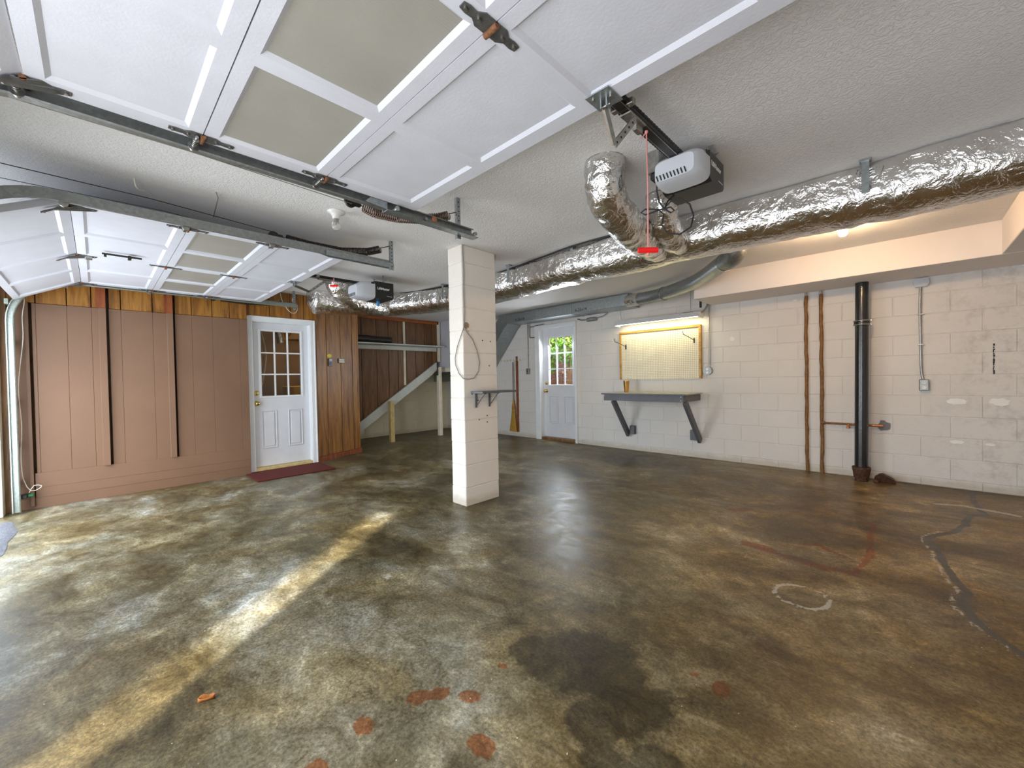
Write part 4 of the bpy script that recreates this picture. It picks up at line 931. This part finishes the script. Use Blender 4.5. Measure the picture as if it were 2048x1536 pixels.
rp_ = smooth_path([(-2.67, 5.345, 2.225), (-2.3, 5.25, 2.222), (-1.75, 4.90, 2.235), (-1.32, 4.40, 2.25), (-1.24, 4.31, 2.252)], .05)
MB().tube(rp_, .082, 32).build('round_pipe', 'galv', gdu)
MB().tube(smooth_path([(-1.25, 4.33, 2.25), (-1.16, 4.23, 2.255), (-1.12, 4.17, 2.29), (-1.11, 4.15, 2.348)], .02), .088, 28).build('elbow', 'galvdark', gdu)
mb = MB()
for c_, d in (((-2.28, 5.24, 2.222), (.78, -.45, 0)), ((-1.28, 4.36, 2.25), (.6, -.75, 0)), ((-1.15, 4.22, 2.27), (.5, -.6, .4))): mb.cyl(Vector(c_) - Vector(d).normalized() * .012, Vector(c_) + Vector(d).normalized() * .012, .0905, n=32)
mb.build('pipe_bands', 'steel', gdu)
tag(MB().tube(smooth_path([(-1.90, 5.55, 2.20), (-1.91, 5.55, 2.27), (-1.90, 5.56, 2.335)], .02), .045, 16).box((-1.93, 5.52, 2.02), (-1.905, 5.54, 2.20), .003).build('black_flue', 'rubber'), 'short black elbow pipe at the left end of the boxed soffit', 'pipe')

# ------------------------------------------------------------------ light bulbs
def bulb(label, x, y, on):
    t = thing('ceiling_bulb', label, 'light bulb', (x, y, CZ))
    MB().lathe((x, y, CZ - .001), [(.058, 0), (.056, -.008), (.036, -.016), (.026, -.03), (.024, -.048), (0, -.048)], n=28).build('lampholder', 'porcelain', t)
    MB().lathe((x, y, CZ - .048), [(.014, 0), (.016, -.012), (.024, -.028), (.031, -.046), (.030, -.062), (.020, -.077), (0, -.082)], n=24).build('bulb', 'bulbon' if on else 'bulboff', t)
    if not on: MB().lathe((x, y, CZ - .049), [(.010, 0), (.009, -.02), (.003, -.03), (.003, -.045), (0, -.046)], n=10).build('filament_stem', 'greywire', t)
    return t
bulb('unlit bare bulb in a white porcelain holder between the two garage doors', -2.887, 1.21, False)
bulb('lit bare bulb glowing warm beyond the foil duct', -.352, 4.15, True)
l = D.lights.new('bulb_light', 'POINT'); l.energy = 19; l.color = (1, .66, .38); l.shadow_soft_size = .03; o = D.objects.new('bulb_light', l); COL.objects.link(o); o.location = (-.352, 4.15, 2.19)

# ------------------------------------------------------------------ fluorescent fitting over the bench
fx = thing('fluorescent_light', 'long white shop light hung above the pegboard, lit', 'light', (-2.55, 5.58, 1.88))
MB().prism([(5.50, 1.912), (5.51, 1.975), (5.65, 1.975), (5.66, 1.925), (5.655, 1.925), (5.642, 1.968), (5.518, 1.968), (5.505, 1.912)], lambda a, b, c_: (-3.17 + c_, a, b), 1.24).build('reflector', 'silverplastic', fx)
for x in (-3.17, -1.945): MB().prism([(5.50, 1.900), (5.51, 1.975), (5.65, 1.975), (5.66, 1.900)], lambda a, b, c_: (x + c_, a, b), .018).build('end_cap', 'trim', fx)
for y in (5.555, 5.605): MB().tube([(-3.145, y, 1.93), (-1.95, y, 1.93)], .013, 12).build('tube', 'tubeon', fx)
MB().box((-2.16, 5.545, 1.976), (-2.02, 5.60, 1.986), .002).build('chain_bracket', 'dark', fx)
mb = MB()
for k in range(17):
    z = 1.99 + k * .0212; mb.lathe((-2.06, 5.575, z), [(.0, 0), (.005, .006), (.005, .014), (0, .02)], (.05 * (1 if k % 2 else -1), .02, 1), 6)
tag(mb.build('chain', 'steel', fx), kind='stuff')
MB().tube([(-3.08, 5.58, 1.975), (-3.11, 5.59, 2.10), (-3.12, 5.60, 2.165)], .0025, 5).build('hanging_wire', 'greywire', fx)
MB().tube(smooth_path([(-1.95, 5.58, 1.955), (-1.90, 5.6, 1.99), (-1.87, 5.63, 2.05), (-1.865, 5.65, 2.10)], .03), .012, 8).build('feed_conduit', 'greywire', fx)
l = D.lights.new('shop_light_glow', 'AREA'); l.shape = 'RECTANGLE'; l.size = 1.15; l.size_y = .08; l.energy = 2.6; l.color = (1, .90, .50); o = D.objects.new('shop_light_glow', l); COL.objects.link(o); o.location = (-2.55, 5.58, 1.905); o.rotation_euler = (R(18), 0, 0)

# ------------------------------------------------------------------ pegboard
pg = thing('pegboard', 'cream perforated pegboard in a honey wood frame above the workbench', 'pegboard', (-2.59, 5.74, 1.09))
x0, x1, z0, z1 = -3.178, -2.012, 1.092, 1.795; nxh = 46; nzh = 28; cw = (x1 - x0) / nxh; chh = (z1 - z0) / nzh; hr = .0047
vs_ = []; fs_ = []
for i in range(nxh):
    for j in range(nzh):
        a = x0 + i * cw; c_ = z0 + j * chh; mx_, mz_ = a + cw / 2, c_ + chh / 2; o0 = len(vs_)
        for (u, v2) in ((0, 0), (.5, 0), (1, 0), (1, .5), (1, 1), (.5, 1), (0, 1), (0, .5)): vs_.append((a + u * cw, 5.728, c_ + v2 * chh))
        for k in range(8): an = R(225 + 45 * k); vs_.append((mx_ + hr * math.cos(an), 5.728, mz_ + hr * math.sin(an)))
        for k in range(8): an = R(225 + 45 * k); vs_.append((mx_ + hr * math.cos(an), 5.733, mz_ + hr * math.sin(an)))
        for k in range(8):
            k2 = (k + 1) % 8; fs_.append((o0 + k, o0 + k2, o0 + 8 + k2, o0 + 8 + k)); fs_.append((o0 + 8 + k, o0 + 8 + k2, o0 + 16 + k2, o0 + 16 + k))
M['peg'] = simple('cream_pegboard', (.82, .76, .60), .55, var=.04); M['void'] = simple('hole_shade_tone', (.05, .03, .012), .9)
MB().add(vs_, fs_).build('perforated_sheet', 'peg', pg)
MB().box((x0, 5.744, z0), (x1, 5.752, z1)).build('hole_shade', 'void', pg)  # dark sheet added as painted shade behind the holes
MB().box((x0 - .028, 5.712, z0), (x0, 5.752, z1), .003).build('frame_side', 'frameoak', pg)
MB().box((x1, 5.712, z0), (x1 + .030, 5.752, z1 + .008), .003).build('frame_side', 'frameoak', pg)
MB().box((x0 - .026, 5.708, z1), (x1 + .03, 5.752, z1 + .032), .003).build('frame_top', 'frameoak', pg)
for i, (hx, hz) in enumerate(((-3.10, 1.60), (-2.075, 1.62))):
    t = thing('wall_hook', ('grey metal hook at the left edge of the pegboard', 'grey metal hook at the right edge of the pegboard')[i], 'hook', (hx, 5.71, hz))
    MB().box((hx - .008, 5.716, hz - .04), (hx + .008, 5.727, hz + .03), .002).build('plate', 'dark', t)
    MB().tube([(hx, 5.72, hz), (hx - .03, 5.60, hz + .04), (hx - .06, 5.50, hz + .07), (hx - .06, 5.49, hz + .10), (hx - .058, 5.49, hz + .115)], .0045, 7).build('arm', 'dark', t)

# ------------------------------------------------------------------ workbench
wb_ = thing('workbench', 'grey wall-mounted workbench with two diagonal legs under the pegboard', 'workbench', (-2.58, 5.45, .2))
MB().box((-3.19, 5.14, .885), (-1.985, 5.752, .903), .003).build('top', 'benchtop', wb_)
MB().box((-3.19, 5.136, .884), (-1.983, 5.142, .9035), .001).build('top_edge', 'greypaint', wb_)
MB().box((-3.165, 5.165, .797), (-2.01, 5.20, .884), .003).build('front_apron', 'greypaint', wb_)
for x in (-3.165, -2.045): MB().box((x, 5.2005, .797), (x + .035, 5.752, .884), .003).build('side_apron', 'greypaint', wb_)
for x0_, x1_ in ((-3.05, -3.075), (-2.022, -2.012)):
    MB().obox((x0_, 5.235, .80), (x1_, 5.72, .24), .04, .085, (0, .5, .8), .003).build('leg', 'greypaint', wb_)
MB().box((-3.04, 5.69, .255), (-2.965, 5.752, .385), .003).build('foot_block', 'greypaint', wb_)
MB().box((-2.135, 5.69, .245), (-2.04, 5.752, .385), .003).build('foot_block', 'greypaint', wb_)
mb = MB()
for x, z in ((-2.045, .865), (-2.045, .818), (-3.15, .868)): mb.cyl((x, 5.165, z), (x, 5.162, z), .007, n=10)
mb.build('screws', 'silverplastic', wb_)
cp = MB().lathe((-2.99, 5.52, .9032), [(.030, 0), (.031, .004), (.046, .165), (.0475, .172), (.044, .172), (.029, .006), (0, .006)], n=32).build('tumbler', 'copper'); tag(cp, 'copper coloured metal tumbler standing on the workbench', 'cup')

# ------------------------------------------------------------------ electrical boxes on the back wall
def octo(cx, cz, r, y0, y1, mat, parent, nm):
    MB().prism([(cx + r * math.cos(R(22.5 + 45 * i)), cz + r * math.sin(R(22.5 + 45 * i))) for i in range(8)], lambda a, b, c_: (a, y0 + c_, b), y1 - y0).build(nm, mat, parent)
t = thing('outlet_box', 'octagonal metal outlet box on a conduit just right of the pegboard', 'outlet', (-1.9, 5.74, 1.19))
octo(-1.905, 1.195, .058, 5.712, 5.7535, 'galvdark', t, 'box')
for z in (1.217, 1.172): MB().cyl((-1.905, 5.7115, z), (-1.905, 5.707, z), .018, n=16).build('socket', 'outletwhite', t)
MB().tube([(-1.885, 5.74, 1.25), (-1.883, 5.735, 1.8), (-1.882, 5.735, 2.15)], .010, 10).build('conduit', 'conduit', t)
MB().box((-1.95, 5.66, 2.16), (-1.865, 5.752, 2.26), .003).box((-1.96, 5.62, 2.13), (-1.83, 5.755, 2.16), .002).build('junction_box', 'galv', t)
t = thing('outlet_box', 'double outlet at the foot of a conduit right of the black pipe', 'outlet', (.13, 5.74, .95))
MB().box((.095, 5.712, .945), (.165, 5.7535, 1.058), .006).build('box', 'galvdark', t)
for z in (1.027, .978): MB().cyl((.13, 5.7115, z), (.13, 5.708, z), .018, n=16).build('socket', 'outletwhite', t)
mb = MB()
for z in (1.027, .978):
    for dx in (-.007, .007): mb.box((.13 + dx - .0015, 5.7065, z - .002), (.13 + dx + .0015, 5.708, z + .008))
mb.build('slots', 'rubber', t)
MB().tube(smooth_path([(.125, 5.738, 1.06), (.112, 5.738, 1.14), (.107, 5.738, 1.4), (.104, 5.738, 1.8), (.108, 5.738, 1.97)], .08), .0105, 10).build('conduit', 'conduit', t)
for z in (1.40, 1.70): MB().box((.085, 5.724, z), (.135, 5.7535, z + .012), .002).build('clamp', 'steel', t)
MB().prism([(.055, 2.02), (.07, 1.975), (.15, 1.975), (.168, 2.0), (.168, 2.045), (.15, 2.06), (.07, 2.06), (.055, 2.05)], lambda a, b, c_: (a, 5.715 + c_, b), .0385).build('junction_box', 'silverplastic', t)
t = thing('light_switch', 'small metal switch box on a thin conduit left of the back door', 'switch', (-5.15, 5.74, 1.21))
MB().box((-5.185, 5.712, 1.215), (-5.115, 5.7535, 1.325), .005).build('box', 'galvdark', t)
MB().box((-5.155, 5.704, 1.258), (-5.145, 5.712, 1.282), .002).build('toggle', 'rubber', t)
MB().tube([(-5.15, 5.74, 1.33), (-5.148, 5.738, 1.8), (-5.145, 5.738, 2.16)], .008, 8).build('conduit', 'conduit', t)
for z in (1.57,): MB().box((-5.165, 5.725, z), (-5.13, 5.7535, z + .012), .002).build('clamp', 'steel', t)
t = thing('bent_conduit', 'bent thin conduit reaching over the back door trim', 'conduit', (-5.05, 5.74, 2.0))
MB().tube([(-5.10, 5.738, 2.16), (-5.10, 5.738, 1.93), (-5.085, 5.738, 1.905), (-4.99, 5.738, 1.90)], .010, 8).tube([(-5.09, 5.735, 2.10), (-4.75, 5.73, 2.125)], .008, 8).build('tube', 'conduit', t)
tag(MB().tube([(-4.0, 5.73, 2.13), (-3.92, 5.72, 2.10), (-3.78, 5.72, 2.09)], .008, 6).box((-3.80, 5.69, 2.06), (-3.62, 5.752, 2.12), .01).tube([(-3.62, 5.72, 2.10), (-3.50, 5.725, 2.12), (-3.42, 5.735, 2.16)], .008, 6).build('cable_box', 'galvdark'), 'small dark cable box below the metal duct right of the back door', 'box')

# ------------------------------------------------------------------ pipes by the right side
def vpipe(label, x, z1):
    t = thing('brown_pipe', label, 'pipe', (x, 5.725, 0)); rd = random.Random(int(x * 1000))
    MB().tube([(x + rd.uniform(-.004, .004), 5.728, z) for z in np.linspace(.0, z1 - .04, 26)], .017, 10, True, lambda q: .017 + .0022 * math.sin(q * 60)).build('pipe', 'brownwrap', t)
    MB().tube([(x, 5.728, z1 - .045), (x, 5.728, z1)], .012, 10).build('bare_top', 'steel', t); return t
vpipe('thin brown rusty wall pipe, the left one of two beside the black pipe', -.822, 2.069)
t = vpipe('thin brown rusty wall pipe carrying the side branch behind the black pipe', -.682, 2.069)
MB().tube([(-.682, 5.726, .575), (-.42, 5.726, .572), (-.21, 5.726, .572)], .012, 10).tube([(-.695, 5.726, .575), (-.655, 5.726, .575)], .019, 10).build('branch_pipe', 'brownwrap', t)
MB().tube([(-.45, 5.71, .565), (-.45, 5.69, .55), (-.45, 5.69, .53)], .012, 10).lathe((-.45, 5.69, .53), [(.012, 0), (.018, .004), (.018, .014), (0, .016)], n=10).build('valve', 'orange', t)
MB().tube([(-.255, 5.726, .572), (-.17, 5.726, .572)], .015, 10).build('coupling', 'orange', t)
MB().prism([(-.165 + .05 * (1 + .2 * math.sin(i * 2.3)) * math.cos(i * PI / 6), .572 + .055 * (1 + .2 * math.cos(i * 1.7)) * math.sin(i * PI / 6)) for i in range(12)], lambda a, b, c_: (a, 5.748 + c_, b), .006).build('cement_patch', 'cement', t)
t = thing('drain_pipe', 'large glossy black cast iron drain pipe rising to the soffit', 'pipe', (-.33, 5.58, 0))
MB().cyl((-.337, 5.575, .10), (-.325, 5.575, 1.66), .056, n=32).cyl((-.325, 5.575, 1.66), (-.323, 5.575, 2.069), .055, n=32).build('pipe', 'blackpipe', t)
MB().lathe((-.337, 5.575, .035), [(.060, 0), (.064, .01), (.070, .06), (.076, .085), (.078, .11), (.072, .115), (.060, .115), (.058, .10)], n=32).build('bell', 'rustdark', t)
MB().lathe((-.325, 5.575, 1.625), [(.060, 0), (.066, .004), (.066, .05), (.060, .055)], n=32).build('coupling', 'blackpipe', t)
for z in (1.628, 1.668): MB().lathe((-.325, 5.575, z), [(.066, 0), (.070, .001), (.070, .011), (.066, .012)], n=32).cyl((-.255, 5.56, z + .006), (-.255, 5.59, z + .006), .006, n=8).build('hose_clamp', 'steel', t)
MB().prism([(-.24, .0), (-.235, .05), (-.20, .085), (-.175, .095), (-.145, .075), (-.095, .045), (-.075, .015), (-.08, 0)], lambda a, b, c_: (a, 5.60 + c_ - b * .5, b), .09).box((-.245, 5.55, 0), (-.20, 5.64, .03), .008).build('broken_drain_fitting', 'rustdark', t)
MB().lathe((-.337, 5.575, .0), [(.052, 0), (.058, .012), (.05, .03), (.06, .038)], n=20).build('drain_stub', 'rustdark', t)

# ------------------------------------------------------------------ tools on the back wall
t = thing('hook_rail', 'white utility hook strip on the wall left of the back door', 'hook rail', (-5.75, 5.74, 1.47))
MB().box((-6.25, 5.742, 1.48), (-5.33, 5.7535, 1.505), .002).build('strip', 'cream', t)
for x in np.arange(-6.2, -5.3, .085): MB().tube([(x, 5.742, 1.50), (x, 5.725, 1.485), (x, 5.715, 1.495), (x, 5.713, 1.515)], .003, 5).build('hook', 'steel', t)
t = thing('broom', 'yellow straw broom hanging upside up beside the back door', 'broom', (-5.57, 5.70, .09))
MB().tube([(-5.535, 5.715, 1.46), (-5.535, 5.712, .70)], .012, 10).build('handle', 'greywire', t)
def brp(i, q):
    z = q; w_ = [.013, .020, .034, .040, .042, .050, .065, .085, .102][i]; th_ = [.013, .016, .02, .024, .025, .026, .026, .026, .024][i]
    return [(w_ * math.cos(k * PI / 8), th_ * math.sin(k * PI / 8)) for k in range(16)]
MB().sweep([(-5.535 - .022 * max(0, q - .3), 5.713, .72 - .62 * q) for q in (0, .08, .16, .26, .34, .48, .66, .84, 1)], brp, up=(0, -1, 0)).build('bristles', 'straw', t)
MB().sweep([(-5.537, 5.713, .585), (-5.538, 5.713, .578)], [(.043 * math.cos(k * PI / 8), .028 * math.sin(k * PI / 8)) for k in range(16)], up=(0, -1, 0)).sweep([(-5.538, 5.713, .555), (-5.538, 5.713, .548)], [(.045 * math.cos(k * PI / 8), .029 * math.sin(k * PI / 8)) for k in range(16)], up=(0, -1, 0)).build('stitching', 'redwood', t)
tag(MB().box((-5.478, 5.735, .092), (-5.425, 5.753, 1.50), .002).box((-5.475, 5.735, 1.50), (-5.435, 5.753, 1.57), .004).build('wood_strip', 'redwood'), 'tall reddish wooden strip standing against the wall beside the broom', 'wood strip')

# ------------------------------------------------------------------ keypad, button, sticker on the panelled stub
def on_stub(u, z0, z1, w_, t0, t1, mat, parent, nm, ch_=.002): return MB().box((u - w_ / 2, t0, z0), (u + w_ / 2, t1, z1), ch_, lambda q: stubT(*q)).build(nm, mat, parent)
uk = .245
t = thing('wall_button', 'black wall button below the yellow sticker on the wood panelling', 'button', stubT(uk, 0, 1.40))
on_stub(uk, 1.375, 1.490, .074, .001, .018, 'black', t, 'case', .004); on_stub(uk, 1.45, 1.484, .05, .018, .022, 'silverplastic', t, 'label_plate'); on_stub(uk, 1.39, 1.435, .04, .018, .022, 'greypaint', t, 'push_button')
t = MB(); N = 24; t.prism([(uk - .005 + .042 * math.cos(2 * PI * i / N), 1.528 + .028 * math.sin(2 * PI * i / N)) for i in range(N)], lambda a, b, c_: stubT(a, .001 + c_, b), .001); tag(t.build('sticker', 'yellowsticker'), 'oval yellow sticker on the wood panelling', 'sticker')
t = thing('intercom', 'beige and silver wall control on the panelling right of the black button', 'control', stubT(.455, 0, 1.44))
on_stub(.455, 1.425, 1.497, .122, .001, .016, 'black', t, 'case', .003); on_stub(.458, 1.463, 1.491, .10, .016, .021, 'silverplastic', t, 'upper_cover'); on_stub(.458, 1.431, 1.460, .10, .016, .021, 'ivory', t, 'lower_cover')

# ------------------------------------------------------------------ small things by the brown wall and on the floor
mb = MB(); mb.box((-5.965, 1.27, .002), (-5.36, 2.16, .014), .004, lambda q: q); dm = mb.build('doormat', 'mat'); tag(dm, 'dark red doormat in front of the left glazed door', 'doormat')
t = thing('safety_sensor', 'small black safety sensor with a green lens near the floor by the left track', 'sensor', (-5.80, -.46, .14))
MB().box((-5.85, -.525, .13), (-5.77, -.47, .165), .004).build('housing', 'black', t); MB().box((-5.84, -.47, .138), (-5.79, -.43, .160), .006).build('lens_housing', 'greenclear', t)
cable('thin_wire', 'thin off-white wire hanging down the brown wall beside the left track', smooth_path([(-5.80, -.455, 2.06), (-5.80, -.445, 1.95), (-5.81, -.462, 1.8), (-5.81, -.462, 1.6), (-5.82, -.49, 1.3), (-5.82, -.50, 1.1), (-5.82, -.49, .8), (-5.82, -.50, .5), (-5.82, -.49, .3), (-5.82, -.45, .19), (-5.82, -.40, .20), (-5.82, -.385, .225), (-5.82, -.43, .235), (-5.82, -.46, .175)], .04), .0032, 'wire')
cable('thin_wire', 'loose off-white wire ends hanging at the end of the left track', smooth_path([(-5.78, 1.68, 2.30), (-5.77, 1.70, 2.2), (-5.76, 1.74, 2.12), (-5.77, 1.80, 2.06), (-5.78, 1.86, 2.07), (-5.78, 1.88, 2.14), (-5.78, 1.82, 2.22), (-5.78, 1.86, 2.34)], .03), .004, 'wire')
cable('thin_wire', 'curly off-white wire stub poking from the ceiling by the far door', smooth_path([(-3.19, .18, 2.348), (-3.2, .185, 2.31), (-3.23, .20, 2.30), (-3.27, .23, 2.315), (-3.35, .27, 2.33), (-3.48, .34, 2.335)], .03), .0035, 'wire')
cable('thin_wire', 'second stub of grey wire hanging from the ceiling near the unlit bulb', smooth_path([(-3.09, .55, 2.348), (-3.095, .56, 2.32), (-3.2, .57, 2.31), (-3.42, .59, 2.30)], .03), .003, 'greywire')
# dry leaf
mb = MB(); c0 = Vector((-1.82, .25, .012)); n_ = 9; vs_ = []
for i in range(n_):
    q = i / (n_ - 1) * 2 - 1; w_ = .014 * (1 - q * q) ** .6 + .0008; base = c0 + Vector((.45, .89, 0)) * q * .027; sd = Vector((.89, -.45, 0))
    vs_ += [tuple(base - sd * w_ + Vector((0, 0, .010 + .004 * math.sin(i)))), tuple(base + Vector((0, 0, -.006))), tuple(base + sd * w_ + Vector((0, 0, .012)))]
mb.add(vs_, [(3 * i + k, 3 * i + k + 1, 3 * i + k + 4, 3 * i + k + 3) for i in range(n_ - 1) for k in (0, 1)], True)
lf = mb.build('dry_leaf', 'leafmat'); tag(lf, 'curled dry orange leaf lying on the bare concrete', 'leaf'); lf.location.z = .001
md = lf.modifiers.new('thickness', 'SOLIDIFY'); md.thickness = .0012

for o in D.objects:
    if o.type == 'MESH' and o.parent is not None and o.name.split('.')[0] in ('bolts', 'punched_holes', 'arm_holes', 'rail_edges', 'pipe_bands', 'screws', 'screw_holes', 'slots', 'bare_ends', 'mounting_strap', 'stitching', 'vent_slots', 'stain', 'hose_clamp', 'lower_tubes'):
        o['kind'] = 'stuff'

GROUPS = {'garage_door': 'overhead garage doors', 'door_track': 'curved garage door tracks', 'door_spring': 'extension springs of the garage doors', 'garage_door_opener': 'garage door openers',
          'lift_cable': 'lift cables of the garage doors', 'release_cord': 'release cords of the openers', 'ceiling_bulb': 'bare ceiling bulbs', 'wall_hook': 'hooks on the pegboard',
          'outlet_box': 'metal outlet boxes on the back wall', 'brown_pipe': 'brown wall pipes', 'shrub': 'shrubs outside the back door', 'sun_blocker': 'added sun-blocking slabs outside the garage', 'thin_wire': 'thin wires'}
for o in D.objects:
    k = o.name.split('.')[0]
    if o.parent is None and k in GROUPS and 'label' in o: o['group'] = GROUPS[k]
